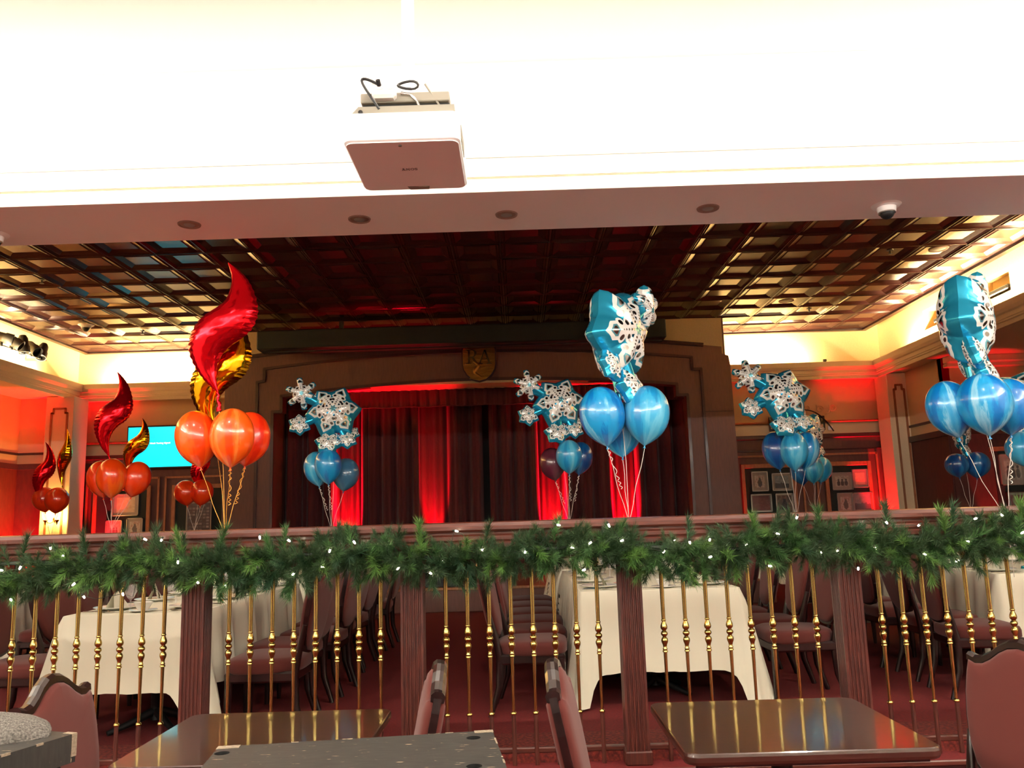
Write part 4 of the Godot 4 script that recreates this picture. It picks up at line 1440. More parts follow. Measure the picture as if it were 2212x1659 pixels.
func puffy(outline: PackedVector2Array, depth: float, z0: float, sgn: float) -> MB:
	var c := Vector2(0, 0.26)
	var rows := []
	for j in 6:
		var t := [1.0, 1.0, 0.93, 0.75, 0.45, 0.0][j] as float
		var d := [0.0, 0.45, 0.8, 0.95, 1.0, 1.0][j] as float
		var row := []
		for i in outline.size() + 1:
			var p := c + (outline[i % outline.size()] - c) * t
			row.append(Vector3(p.x, p.y, z0 + sgn * depth * d))
		rows.append(row)
	return mb().grid(rows, Vector3(0, 0.26, z0 - sgn * 0.03))

func make_chair() -> Node3D:
	var t := thing("dining_chair", "x", "chair")
	# seat: faces +z
	var seat := mb()
	var rows := []
	for a in [[0.94, -0.075], [1.0, -0.06], [1.0, -0.02], [0.97, 0.0], [0.85, 0.013], [0.5, 0.022], [0.0, 0.024]]:
		var row := []
		for i in 33:
			var an := TAU * i / 32.0
			var e := 3.6
			var x := signf(cos(an)) * pow(absf(cos(an)), 2.0 / e) * 0.245
			var z := signf(sin(an)) * pow(absf(sin(an)), 2.0 / e) * 0.235
			x *= 1.0 + 0.10 * (z / 0.235)
			row.append(Vector3(x * a[0], 0.455 + a[1], z * a[0]))
		rows.append(row)
	seat.grid(rows, Vector3(0, 0.40, 0))
	obj("seat", seat, "burgundy", t)
	obj("seat_frame", mb().bb(Vector3(-0.225, 0.325, -0.215), Vector3(0.225, 0.39, 0.22), 0.012), "chair_wood", t)
	var lean := Transform3D(Basis(Vector3.RIGHT, -0.20), Vector3(0, 0.475, -0.235))
	var pad := back_outline(0.016)
	obj("backrest", puffy(pad, 0.034, 0.012, 1.0), "burgundy", t, lean)
	obj("back_panel", puffy(pad, 0.026, -0.012, -1.0), "burgundy", t, lean)
	# wooden frame round the back
	var ring := back_outline(0.0)
	var inner := back_outline(0.03)
	var fr := mb()
	var n := ring.size()
	for i in n:
		var a := ring[i]
		var b := ring[(i + 1) % n]
		var ia := inner[i]
		var ib := inner[(i + 1) % n]
		var d := (b - a).normalized()
		var nn := Vector3(-d.y, d.x, 0)
		if nn.dot(Vector3(a.x, a.y - 0.26, 0)) < 0.0:
			nn = -nn
		fr.flat([Vector3(a.x, a.y, -0.014), Vector3(b.x, b.y, -0.014), Vector3(b.x, b.y, 0.014), Vector3(a.x, a.y, 0.014)], nn)
		for s in [-1.0, 1.0]:
			fr.flat([Vector3(a.x, a.y, 0.014 * s), Vector3(b.x, b.y, 0.014 * s), Vector3(ib.x, ib.y, 0.014 * s), Vector3(ia.x, ia.y, 0.014 * s)], Vector3(0, 0, s))
	obj("back_frame", fr, "chair_wood", t, lean)
	# crest rail along the top
	var crest_rows := []
	var sect := [Vector2(-0.012, -0.024), Vector2(0.010, -0.026), Vector2(0.022, -0.014), Vector2(0.024, 0.0), Vector2(0.022, 0.014), Vector2(0.010, 0.026), Vector2(-0.012, 0.024), Vector2(-0.012, -0.024)]
	for i in range(-6, 7):
		var q: Vector2 = BACK_HALF[absi(i)]
		var row := []
		for s in sect:
			row.append(Vector3(q.x * (1 if i >= 0 else -1), q.y + s.x, s.y))
		crest_rows.append(row)
	var cb := mb()
	for i in crest_rows.size() - 1:
		for k in sect.size() - 1:
			var mid: Vector3 = (crest_rows[i][k] + crest_rows[i][k + 1] + crest_rows[i + 1][k]) / 3.0
			var axis: Vector3 = (crest_rows[i][0] + crest_rows[i][6] + crest_rows[i][3]) / 3.0
			var e1: Vector3 = crest_rows[i][k + 1] - crest_rows[i][k]
			var e2: Vector3 = crest_rows[i + 1][k] - crest_rows[i][k]
			var nn := e1.cross(e2).normalized()
			if nn.dot(mid - axis) < 0.0:
				nn = -nn
			cb.flat([crest_rows[i][k], crest_rows[i][k + 1], crest_rows[i + 1][k + 1], crest_rows[i + 1][k]], nn)
	for e in [0, crest_rows.size() - 1]:
		cb.flat(crest_rows[e].slice(0, 7), Vector3(-1 if e == 0 else 1, 0, 0))
	obj("crest_rail", cb, "chair_wood", t, lean)
	for s in [-1.0, 1.0]:
		obj("leg", mb().tube([Vector3(s * 0.205, 0.36, 0.195), Vector3(s * 0.208, 0.18, 0.20), Vector3(s * 0.205, 0.0, 0.205)], [0.026, 0.022, 0.016], 8), "chair_wood", t)
		obj("leg", mb().tube([Vector3(s * 0.225, 0.66, -0.272), Vector3(s * 0.205, 0.50, -0.232), Vector3(s * 0.20, 0.36, -0.205), Vector3(s * 0.20, 0.18, -0.215), Vector3(s * 0.20, 0.0, -0.275)], [0.014, 0.020, 0.026, 0.022, 0.017], 8), "chair_wood", t)
	return t

func build_chairs() -> void:
	var first := make_chair()
	var used := false
	# [x, z near, step, count, turn, row text]; a chair faces +z before turning
	var rows := [
		[-1.62, -5.46, -0.60, 7, -PI / 2, "on the aisle side of the left table"],
		[-3.14, -5.55, -0.62, 6, PI / 2, "on the outer side of the left table"],
		[0.07, -5.84, -0.60, 6, PI / 2, "on the aisle side of the middle table"],
		[1.85, -6.02, -0.62, 5, -PI / 2, "on the far side of the middle table"],
		[3.13, -5.95, -0.62, 6, PI / 2, "on the near side of the right table"],
		[-3.97, -7.30, -0.62, 4, -PI / 2, "on the near side of the far left table"],
		[4.95, -7.0, -0.65, 3, -PI / 2, "on the far side of the right table"],
	]
	rng.seed = 12
	for r in rows:
		for k in r[3]:
			var label: String = "burgundy dining chair %s, %s from the railing" % [r[5], ORD[k]]
			var at := Vector3(r[0] + rng.randf_range(-0.04, 0.04), 0, r[1] + r[2] * k)
			var turn: float = r[4] + rng.randf_range(-0.10, 0.10)
			if not used:
				used = true
				first.position = at
				first.rotation.y = turn
				first.set_meta("label", label)
				first.set_meta("group", "burgundy dining chairs")
			else:
				copy(first, at, turn, label, "burgundy dining chairs")
	# chairs on the lower level
	for a in [[Vector3(-1.44, FG, -3.26), PI / 2, "burgundy chair at the lower left table, beside the speckled cover"], [Vector3(-0.66, FG, -3.28), -PI / 2 + 0.12, "burgundy chair seen edge-on right of the lower left table"], [Vector3(0.45, FG, -3.25), PI / 2 - 0.10, "burgundy chair seen edge-on left of the lower right table"], [Vector3(1.62, FG, -3.28), -PI / 2 + 0.32, "burgundy chair with scrolled crest right of the lower right table"]]:
		copy(first, a[0], a[1], a[2], "burgundy dining chairs")

# ---------------------------------------------------------------- lower level in front of the railing
func build_foreground() -> void:
	for a in [[0.98, -3.40, "right", "brown laminate table reflecting the balusters, lower right"], [-1.02, -3.44, "left", "brown laminate table behind the black case, lower left"]]:
		var t := thing("bar_table", a[3], "table", Vector3(a[0], FG, a[1]), 0.0, "brown laminate tables")
		var rows := []
		var out := []
		var w := 0.88
		var d := 0.82
		for c in 4:
			for k in 6:
				var an := PI / 2 * c + PI / 2 * k / 5.0
				var cx := (w / 2 - 0.05) * (1 if c == 0 or c == 3 else -1)
				var cz := (d / 2 - 0.05) * (1 if c < 2 else -1)
				out.append(Vector2(cx + 0.05 * cos(an), cz + 0.05 * sin(an)))
		for e in [[0.0, 0.75], [0.985, 0.75], [0.995, 0.747], [1.0, 0.738], [1.0, 0.722], [0.99, 0.712], [0.0, 0.712]]:
			var row := []
			for i in out.size() + 1:
				var q: Vector2 = out[i % out.size()]
				row.append(Vector3(q.x * e[0], e[1], q.y * e[0]))
			rows.append(row)
		var tb := mb()
		for j in rows.size() - 1:
			tb.grid([rows[j], rows[j + 1]], Vector3(0, 0.73, 0))
		obj("tabletop", tb, "table_wood", t)
		obj("edge_band", mb().bb(Vector3(-w / 2 + 0.04, 0.695, -d / 2 + 0.04), Vector3(w / 2 - 0.04, 0.713, d / 2 - 0.04)), "chair_wood", t)
		obj("column", mb().lathe([Vector2(0.04, 0.04), Vector2(0.04, 0.70)], 14), "black", t)
		obj("base", mb().lathe([Vector2(0.0, 0.05), Vector2(0.06, 0.05), Vector2(0.13, 0.02), Vector2(0.14, 0.0), Vector2(0.0, 0.0)], 20), "black", t)
	case_box("black plywood road case with round holes in the foreground centre", Vector3(-0.366, FG, -1.84), 0.127, Vector2(0.64, 0.50), 1.05, [Vector2(-0.30, -0.19), Vector2(0.27, -0.19), Vector2(0.255, 0.04), Vector2(-0.29, 0.10)])
	case_box("chipped black road case in the lower left corner", Vector3(-1.54, FG, -2.14), -0.35, Vector2(0.62, 0.50), 1.04, [Vector2(0.25, -0.18), Vector2(-0.24, -0.18)])
	# speckled cover lying on the left case
	var rows := []
	for j in 9:
		var row := []
		var th := PI / 2 * j / 8.0
		for i in 25:
			var an := TAU * i / 24.0
			var r := cos(th) * (1.0 + 0.08 * sin(an * 3.0) + 0.05 * sin(an * 7.0 + th * 3.0))
			row.append(Vector3(0.16 * r * cos(an), 0.052 * sin(th) * (1.0 + 0.1 * sin(an * 2.0)), 0.12 * r * sin(an)))
		rows.append(row)
	tag(obj("speckled_cover", mb().grid(rows, Vector3.ZERO), "speckle", null, Transform3D(Basis.IDENTITY, Vector3(-1.39, FG + 1.04, -2.27))), "grey speckled cloth bundle lying on the lower left case", "cloth")

func case_box(label: String, at: Vector3, turn: float, size: Vector2, h: float, holes: Array) -> void:
	var t := thing("road_case", label, "case", at, turn, "black road cases")
	var w := size.x
	var d := size.y
	obj("body", mb().bb(Vector3(-w / 2 + 0.015, 0.02, -d / 2 + 0.015), Vector3(w / 2 - 0.015, h - 0.075, d / 2 - 0.015), 0.01), "ply_black", t)
	# lid with drilled holes
	var lid := CSGCombiner3D.new()
	lid.name = "lid"
	var slab := CSGMesh3D.new()
	slab.name = "slab"
	var bm := BoxMesh.new()
	bm.size = Vector3(w, 0.07, d)
	slab.mesh = bm
	slab.material = M.ply_black
	lid.add_child(slab)
	for k in holes.size():
		var c := CSGCylinder3D.new()
		c.name = "drill_%03d" % (k + 1)
		c.operation = CSGShape3D.OPERATION_SUBTRACTION
		c.radius = 0.017
		c.height = 0.05
		c.sides = 20
		c.material = M.black
		c.position = Vector3(holes[k].x, 0.03, holes[k].y)
		lid.add_child(c)
	lid.position = Vector3(0, h - 0.035, 0)
	t.add_child(lid)
	# worn bare corners
	rng.seed = int(h * 1000)
	for q in [[1, -1], [-1, -1], [1, 1], [-1, 1]]:
		var s := rng.randf_range(0.03, 0.06)
		obj("worn_corner", mb().bb(Vector3(q[0] * (w / 2 + 0.0015), h - 0.055, q[1] * (d / 2 + 0.0015)), Vector3(q[0] * (w / 2 - s), h + 0.0012, q[1] * (d / 2 - s * 0.45))), "bare_ply", t)
	for k in 9:
		var x := rng.randf_range(-w / 2 + 0.05, w / 2 - 0.05)
		var l := rng.randf_range(0.008, 0.03)
		var zz := (-d / 2 - 0.001) if k % 3 else (d / 2 - 0.003)
		obj("paint_chip", mb().bb(Vector3(x, h - rng.randf_range(0.002, 0.006), zz), Vector3(x + l, h + 0.0008, zz + 0.004)), "bare_ply", t)
	for k in 8:
		var z := rng.randf_range(-d / 2 + 0.03, d / 2 - 0.03)
		var l := rng.randf_range(0.008, 0.035)
		obj("paint_chip", mb().bb(Vector3(w / 2 - 0.003, h - rng.randf_range(0.003, 0.012), z), Vector3(w / 2 + 0.001, h + 0.0008, z + l)), "bare_ply", t)
	for s in [-1.0, 1.0]:
		for e in [-1.0, 1.0]:
			obj("foot", mb().lathe([Vector2(0, 0), Vector2(0.02, 0), Vector2(0.022, 0.022), Vector2(0, 0.022)], 10, Transform3D(Basis.IDENTITY, Vector3(s * (w / 2 - 0.06), 0, e * (d / 2 - 0.06)))), "black", t)

# ---------------------------------------------------------------- projector
func build_projector() -> void:
	var t := thing("projector", "white ceiling projector hanging under the white ceiling", "projector", Vector3(-0.45, 2.85, -3.58), 0.0)
	# body: rounded plan, slightly tapering
	var plan := []
	var w := 0.25
	var d := 0.265
	for c in 4:
		for k in 5:
			var an := PI / 2 * c + PI / 2 * k / 4.0
			plan.append(Vector2((w - 0.035) * (1 if c == 0 or c == 3 else -1) + 0.035 * cos(an), (d - 0.035) * (1 if c < 2 else -1) + 0.035 * sin(an)))
	var body := mb()
	var prev := []
	for e in [[0.96, 0.004], [0.995, 0.010], [1.0, 0.022], [1.0, 0.105], [0.97, 0.135], [0.0, 0.135]]:
		var row := []
		for i in plan.size() + 1:
			var q: Vector2 = plan[i % plan.size()]
			row.append(Vector3(q.x * e[0], e[1], q.y * e[0]))
		if prev.size():
			body.grid([prev, row], Vector3(0, 0.07, 0))
		prev = row
	obj("body", body, "white_plastic", t)
	var bot := PackedVector2Array()
	for q in plan:
		bot.append(q * 0.962)
	obj("underside", mb().prism(bot, 0.006, turned(Vector3.RIGHT, PI / 2, Vector3(0, 0.006, 0))), "white_plastic", t)
	obj("lens_recess", mb().prism(PackedVector2Array([Vector2(-0.055, 0), Vector2(0.05, 0), Vector2(0.045, 0.035), Vector2(-0.045, 0.035)]), 0.003, turned(Vector3.RIGHT, -PI / 2, Vector3(0.02, -0.003, -0.217))), "grey_plastic", t)
	obj("sensor", mb().lathe([Vector2(0, 0), Vector2(0.008, 0.0), Vector2(0.008, 0.006)], 10, Transform3D(Basis.IDENTITY, Vector3(-0.01, -0.004, 0.225))), "grey_plastic", t)
	for k in 12:
		obj("vent_slat", mb().bb(Vector3(0.249, 0.03, 0.02 + k * 0.016), Vector3(0.253, 0.095, 0.028 + k * 0.016)), "grey_plastic", t)
	var tm := TextMesh.new()
	tm.text = "SONY"
	var f := SystemFont.new()
	f.font_names = PackedStringArray(["Droid Serif"])
	tm.font = f
	tm.font_size = 32
	tm.pixel_size = 0.00085
	tm.depth = 0.001
	put("lettering", tm, "dark_plastic", t, Transform3D(Basis(Vector3(1, 0, 0), PI / 2) * Basis(Vector3(0, 0, 1), PI), Vector3(0.0, -0.0008, -0.02)))
	obj("top_plate", mb().prism(PackedVector2Array([Vector2(-0.235, 0), Vector2(0.225, 0), Vector2(0.225, 0.05), Vector2(-0.19, 0.05)]), 0.30, Transform3D(Basis.IDENTITY, Vector3(0, 0.135, -0.08))), "grey_plastic", t)
	obj("bolt", mb().lathe([Vector2(0, 0.008), Vector2(0.010, 0.006), Vector2(0.010, 0)], 10, turned(Vector3.RIGHT, PI / 2, Vector3(-0.18, 0.158, 0.22))), "dark_plastic", t)
	obj("bracket", mb().bb(Vector3(-0.185, 0.185, 0.00), Vector3(0.20, 0.235, 0.15), 0.006), "dark_plastic", t)
	obj("bracket_plate", mb().bb(Vector3(-0.19, 0.23, 0.02), Vector3(0.20, 0.275, 0.17), 0.004), "grey_plastic", t)
	obj("junction_box", mb().bb(Vector3(-0.135, 0.235, 0.14), Vector3(-0.03, 0.33, 0.21), 0.012), "white_plastic", t)
	for k in 2:
		obj("socket", mb().lathe([Vector2(0.018, 0.0), Vector2(0.018, 0.004), Vector2(0.014, 0.006), Vector2(0, 0.006)], 14, turned(Vector3.RIGHT, PI / 2, Vector3(-0.10 + k * 0.045, 0.285, 0.21))), "white_plastic", t)
	obj("pole", mb().lathe([Vector2(0.03, 0.27), Vector2(0.03, 1.20), Vector2(0.09, 1.20), Vector2(0.09, 1.25), Vector2(0.0, 1.25)], 16), "white_plastic", t)
	var loop := []
	for i in 15:
		var s := i / 14.0
		loop.append(Vector3(-0.10 - 0.075 * sin(s * PI) + 0.0 * s, 0.285 + 0.055 * sin(s * PI * 0.9) - 0.13 * s * s, 0.22))
	obj("power_cable", mb().tube(loop, 0.006, 6), "black", t)
	obj("plug", mb().tube([Vector3(-0.10, 0.285, 0.215), Vector3(-0.103, 0.30, 0.235)], 0.010, 8), "black", t)
	var coil := []
	for i in 26:
		var an := i / 25.0 * TAU * 1.8
		coil.append(Vector3(0.02 + 0.045 * cos(an), 0.305 + 0.004 * i / 25.0 + 0.018 * sin(an), 0.17 + 0.006 * sin(an * 2.0)))
	obj("cable_coil", mb().tube(coil, 0.005, 6), "dark_plastic", t)
	obj("flex_conduit", mb().tube([Vector3(-0.01, 0.265, 0.18), Vector3(0.03, 0.255, 0.185), Vector3(0.06, 0.225, 0.18), Vector3(0.075, 0.19, 0.17)], 0.007, 7), "steel", t)
	obj("guy_wire", mb().tube([Vector3(0.095, 0.31, 0.17), Vector3(0.17, 0.19, 0.16)], 0.005, 6), "grey_plastic", t)

# ---------------------------------------------------------------- ceiling fittings
func build_fittings() -> void:
	var sp := [["round speaker grille in the beam above the red flame balloon", -2.07], ["round speaker grille in the beam left of centre, under the projector", -0.97], ["round speaker grille in the beam right of the projector", -0.02], ["round speaker grille in the beam above the tall snowflake balloon", 1.28]]
	for a in sp:
		var t := thing("ceiling_speaker", a[0], "speaker", Vector3(a[1], BEAM_Y, -5.13), 0.0, "beam speakers")
		obj("rim", mb().lathe([Vector2(0.073, 0.0), Vector2(0.070, -0.008), Vector2(0.062, -0.008), Vector2(0.058, -0.002)], 24), "grille", t)
		obj("mesh", mb().lathe([Vector2(0.062, -0.002), Vector2(0.045, -0.005), Vector2(0.0, -0.006)], 24), "grille", t)
		obj("cone", mb().lathe([Vector2(0.036, -0.0056), Vector2(0.034, -0.0075), Vector2(0, -0.008)], 20), "grey_plastic", t)
	dome("smoked dome camera on the beam near its right end", Vector3(2.45, BEAM_Y, -5.18), 0.075)
	dome("smoked dome camera on the beam cut by the left picture edge", Vector3(-3.38, BEAM_Y, -5.20), 0.075)
	dome("small dome camera under the coffered ceiling near the left wall", Vector3(-7.0, HC + 0.0, -13.28), 0.10)
	var sn := thing("ledge_sensor", "tiny black box standing on the cornice ledge right of the stage", "sensor", Vector3(5.70, 3.95, -15.07))
	obj("body", mb().bb(Vector3(-0.03, 0.01, -0.02), Vector3(0.03, 0.05, 0.02), 0.004), "black", sn)
	obj("foot", mb().bb(Vector3(-0.02, 0.0, -0.015), Vector3(0.02, 0.01, 0.015)), "dark_plastic", sn)
	for a in [["round ceiling speaker in a coffer near the right wall", Vector3(5.69, HC + 0.03, -10.70)], ["round ceiling speaker in a coffer near the stage, right side", Vector3(4.46, HC + 0.03, -13.21)]]:
		var t := thing("coffer_speaker", a[0], "speaker", a[1], 0.0, "coffer speakers")
		obj("rim", mb().lathe([Vector2(0.125, 0.0), Vector2(0.12, -0.012), Vector2(0.10, -0.012), Vector2(0.098, -0.004)], 24), "grille", t)
		obj("mesh", mb().lathe([Vector2(0.10, -0.004), Vector2(0.06, -0.012), Vector2(0.0, -0.014)], 24), "grey_plastic", t)
	for a in [["sprinkler head in the coffers at the far left edge", Vector3(-6.34, HC + 0.03, -10.83)], ["sprinkler head in the coffers near the left back corner", Vector3(-6.37, HC + 0.03, -13.94)], ["sprinkler head in the coffers by the right round speaker", Vector3(5.04, HC + 0.03, -10.68)], ["sprinkler head in the coffers near the right back corner", Vector3(5.03, HC + 0.03, -13.78)]]:
		var t := thing("sprinkler_head", a[0], "sprinkler", a[1], 0.0, "ceiling sprinkler heads")
		obj("flange", mb().lathe([Vector2(0.045, 0.0), Vector2(0.04, -0.012), Vector2(0.0, -0.014)], 14), "dark_plastic", t)
		obj("nozzle", mb().lathe([Vector2(0.014, -0.012), Vector2(0.012, -0.05), Vector2(0.03, -0.055), Vector2(0.0, -0.06)], 12), "dark_plastic", t)
	# downlights of the white tray, seen as dots of light on the balloons
	for i in 5:
		for j in 2:
			var p := Vector3(-4.0 + i * 2.0, 4.095, -3.2 + j * 2.6)
			var t := thing("ceiling_downlight", "recessed downlight in the white tray ceiling, %s from the left in the %s row" % [ORD[i], "far" if j == 0 else "near"], "lamp", p, 0.0, "tray downlights")
			obj("trim", mb().lathe([Vector2(0.09, 0.0), Vector2(0.085, -0.01), Vector2(0.065, -0.008), Vector2(0.062, 0.0)], 20), "white_plastic", t)
			obj("lamp_lens", mb().lathe([Vector2(0.062, -0.001), Vector2(0.0, -0.003)], 16), "lamp_glass", t)
			spot(t, "downlight", Vector3(0, -0.02, 0), Vector3(0, -2, -0.3 if j == 0 else 0.0), 62.0, Color(1.0, 0.95, 0.88), 3.0, 0.06, 0.9)

func dome(label: String, at: Vector3, r: float) -> void:
	var t := thing("dome_camera", label, "camera", at, 0.0, "dome cameras")
	obj("base", mb().lathe([Vector2(r * 1.25, 0.0), Vector2(r * 1.1, -0.012), Vector2(r * 0.8, -0.016), Vector2(r * 0.75, -0.045), Vector2(r * 0.66, -0.05), Vector2(0, -0.05)], 24), "white_plastic", t)
	var prof := []
	for k in 8:
		var an := PI / 2 * k / 7.0
		prof.append(Vector2(r * 0.62 * cos(an), -0.048 - r * 0.62 * sin(an)))
	obj("bubble", mb().lathe(prof, 20), "black", t)
	obj("ring", mb().lathe([Vector2(r * 0.70, -0.045), Vector2(r * 0.70, -0.056), Vector2(r * 0.60, -0.058)], 20), "steel", t)

# ---------------------------------------------------------------- balloons
var latex_meshes := {}

func latex_mesh(r: float, h: float) -> ArrayMesh:
	var key := "%.3f %.3f" % [r, h]
	if not latex_meshes.has(key):
		var prof := []
		for k in 25:
			var th := PI * (1.0 - k / 24.0)
			var c := cos(th)
			var s := sin(th)
			var y := c * h * (0.46 if c > 0.0 else 0.54)
			prof.append(Vector2(maxf(0.0, r * pow(s, 1.0 + 0.75 * maxf(0.0, -c))) if s > 0.001 else 0.0, y))
		latex_meshes[key] = mb().lathe(prof, 32).mesh()
	return latex_meshes[key]

func catmull(a: Array, t: float) -> Vector2:
	var f := t * (a.size() - 1)
	var i := clampi(int(f), 0, a.size() - 2)
	var u := f - i
	var p0: Vector2 = a[maxi(i - 1, 0)]
	var p1: Vector2 = a[i]
	var p2: Vector2 = a[i + 1]
	var p3: Vector2 = a[mini(i + 2, a.size() - 1)]
	return p1.cubic_interpolate(p2, p0, p3, u)

const FLAME_L := [Vector2(400, 40), Vector2(430, 150), Vector2(420, 260), Vector2(375, 360), Vector2(290, 420), Vector2(200, 480), Vector2(140, 570), Vector2(115, 660), Vector2(125, 760), Vector2(170, 860), Vector2(230, 950), Vector2(300, 1020), Vector2(348, 1062)]
const FLAME_R := [Vector2(404, 36), Vector2(480, 95), Vector2(550, 170), Vector2(600, 260), Vector2(635, 370), Vector2(640, 470), Vector2(600, 570), Vector2(530, 640), Vector2(450, 690), Vector2(380, 760), Vector2(340, 850), Vector2(335, 940), Vector2(352, 1060)]

func flame_mesh() -> ArrayMesh:
	# S-curved pointed foil balloon, one metre tall, centred; two quilted faces meet in a pleated seam
	var b := mb()
	for sg in [-1.0, 1.0]:
		var rows := []
		for j in 91:
			var t := j / 90.0
			var l := catmull(FLAME_L, t)
			var r := catmull(FLAME_R, t)
			var half := (r - l).length() * 0.5
			var row := []
			for i in 15:
				var u := -1.0 + 2.0 * i / 14.0
				var e := absf(u)
				var p := l.lerp(r, (u + 1.0) * 0.5)
				var bulge := pow(maxf(0.0, 1.0 - e * e), 0.62) * half * 0.52
				bulge *= 1.0 + 0.10 * pow(e, 5.0) * (1.0 - pow(e, 10.0)) * sin(t * 150.0) + 0.012 * sin(t * 90.0) * exp(-e * e * 30.0)
				var c := (l + r) * 0.5
				p = c + (p - c) * (1.0 + 0.025 * pow(e, 6.0) * sin(t * 150.0))
				row.append(Vector3((p.x - 377.0) / 1025.0, -(p.y - 549.0) / 1025.0, sg * bulge / 1025.0))
			rows.append(row)
		b.grid(rows, [Vector3(0, 0, sg)])
	return b.mesh()

func star_mesh(inner: float, lobed: bool, fill := 0.82) -> ArrayMesh:
	# pillow-shaped foil star of radius one; face print by flat mapping
	var b := mb()
	var seg := 120
	for sg in [1.0, -1.0]:
		var rows := []
		var uvs := []
		for j in 15:
			var t := j / 14.0
			var row := []
			var uvr := []
			for i in seg + 1:
				var th := TAU * i / seg
				var k := fposmod(th, PI / 3.0) / (PI / 3.0)
				var w := absf(k - 0.5) * 2.0
				var rad := lerpf(inner, 1.0, pow(w, 1.5))
				if lobed:
					rad = lerpf(inner, 1.0, smoothstep(0.35, 0.75, w))
				var rr := rad * t
				var hgt := 0.50 * pow(maxf(0.0, 1.0 - pow(t, 2.2)), 0.6)
				hgt *= lerpf(1.0, 0.86 + 0.14 * w, smoothstep(0.2, 0.9, t))
				hgt += 0.012 * smoothstep(0.6, 0.95, t) * (1.0 - t) * 5.0 * sin(th * 27.0 + 1.3 * sin(t * 9.0))
				hgt += 0.018 * sin(t * 20.0 + th * 3.0) * t * (1.0 - t) * 2.0
				row.append(Vector3(rr * cos(th), rr * sin(th), sg * maxf(0.0, hgt)))
				uvr.append(Vector2(0.5 + 0.5 * t * cos(th) * rad / fill, 0.5 - 0.5 * t * sin(th) * rad / fill))
			rows.append(row)
			uvs.append(uvr)
		b.grid(rows, Vector3(0, 0, -sg * 0.05), uvs)
	return b.mesh()

func balloon_latex(label: String, group: String, c: Vector3, r: float, h: float, m: String, tie: Vector3, rib: String, curl := false) -> void:
	# hangs from its knot: the thing's base is the knot
	var up := (c - tie).normalized().lerp(Vector3.UP, 0.45).normalized()
	var knot := c - up * h * 0.54
	var t := thing("latex_balloon", label, "balloon", knot, 0.0, group)
	var z := Vector3.RIGHT.cross(up).normalized()
	var bs := Basis(up.cross(z), up, z) * Basis(Vector3.UP, c.x * 9.0 + c.y * 5.0 + 0.9)
	put("body", latex_mesh(r, h), m, t, Transform3D(bs, c - knot))
	obj("knot", mb().lathe([Vector2(0.0, 0.006), Vector2(0.007, 0.0), Vector2(0.005, -0.008), Vector2(0.012, -0.018), Vector2(0.0, -0.016)], 10, Transform3D(bs, Vector3.ZERO)), m, t)
	var d := tie - knot
	var path := []
	for i in 9:
		var s := i / 8.0
		path.append(Vector3(0, -0.014, 0) + d * s + Vector3(0.006 * sin(s * 9.0), 0, 0.006 * cos(s * 7.0)) * sin(s * PI))
	path.append(Vector3(tie.x, 0.78, tie.z) - knot)
	obj("ribbon", mb().tube(path, 0.0026, 4), rib, t)
	if curl:
		var cu := []
		for i in 46:
			var s := i / 45.0
			cu.append(d * (0.02 + 0.55 * s) + Vector3(0.009 * cos(s * 38.0 + 3.0 * sin(s * 7.0)) + 0.016 * s, 0, 0.009 * sin(s * 38.0 + 3.0 * sin(s * 7.0))))
		obj("curled_ribbon", mb().tube(cu, 0.0032, 4), rib, t)

func balloon_flame(label: String, group: String, mesh: ArrayMesh, c: Vector3, s: Vector3, yaw: float, roll: float, m: String, tie: Vector3, rib: String) -> void:
	var t := thing("foil_balloon", label, "balloon", c, 0.0, group)
	var bs := Basis(Vector3.UP, yaw) * Basis(Vector3(0, 0, 1), roll)
	put("body", mesh, m, t, Transform3D(bs * Basis.from_scale(s), Vector3.ZERO))
	var low := bs * Vector3(-0.03 * s.x, -0.5 * s.y, 0)
	var tail := []
	for i in 8:
		var q := i / 7.0
		tail.append(low + Vector3(0.02 * s.x * q + 0.006 * sin(q * 12.0), -0.14 * s.y * q, 0))
	obj("tail", mb().tube(tail, [0.012, 0.008, 0.012, 0.009, 0.015, 0.011, 0.017, 0.020], 7), m, t)
	obj("ribbon", mb().tube([tail[7], (tail[7] + (tie - c)) * 0.5 + Vector3(0.01, 0, 0), tie - c, Vector3(tie.x, 0.78, tie.z) - c], 0.0026, 4), rib, t)

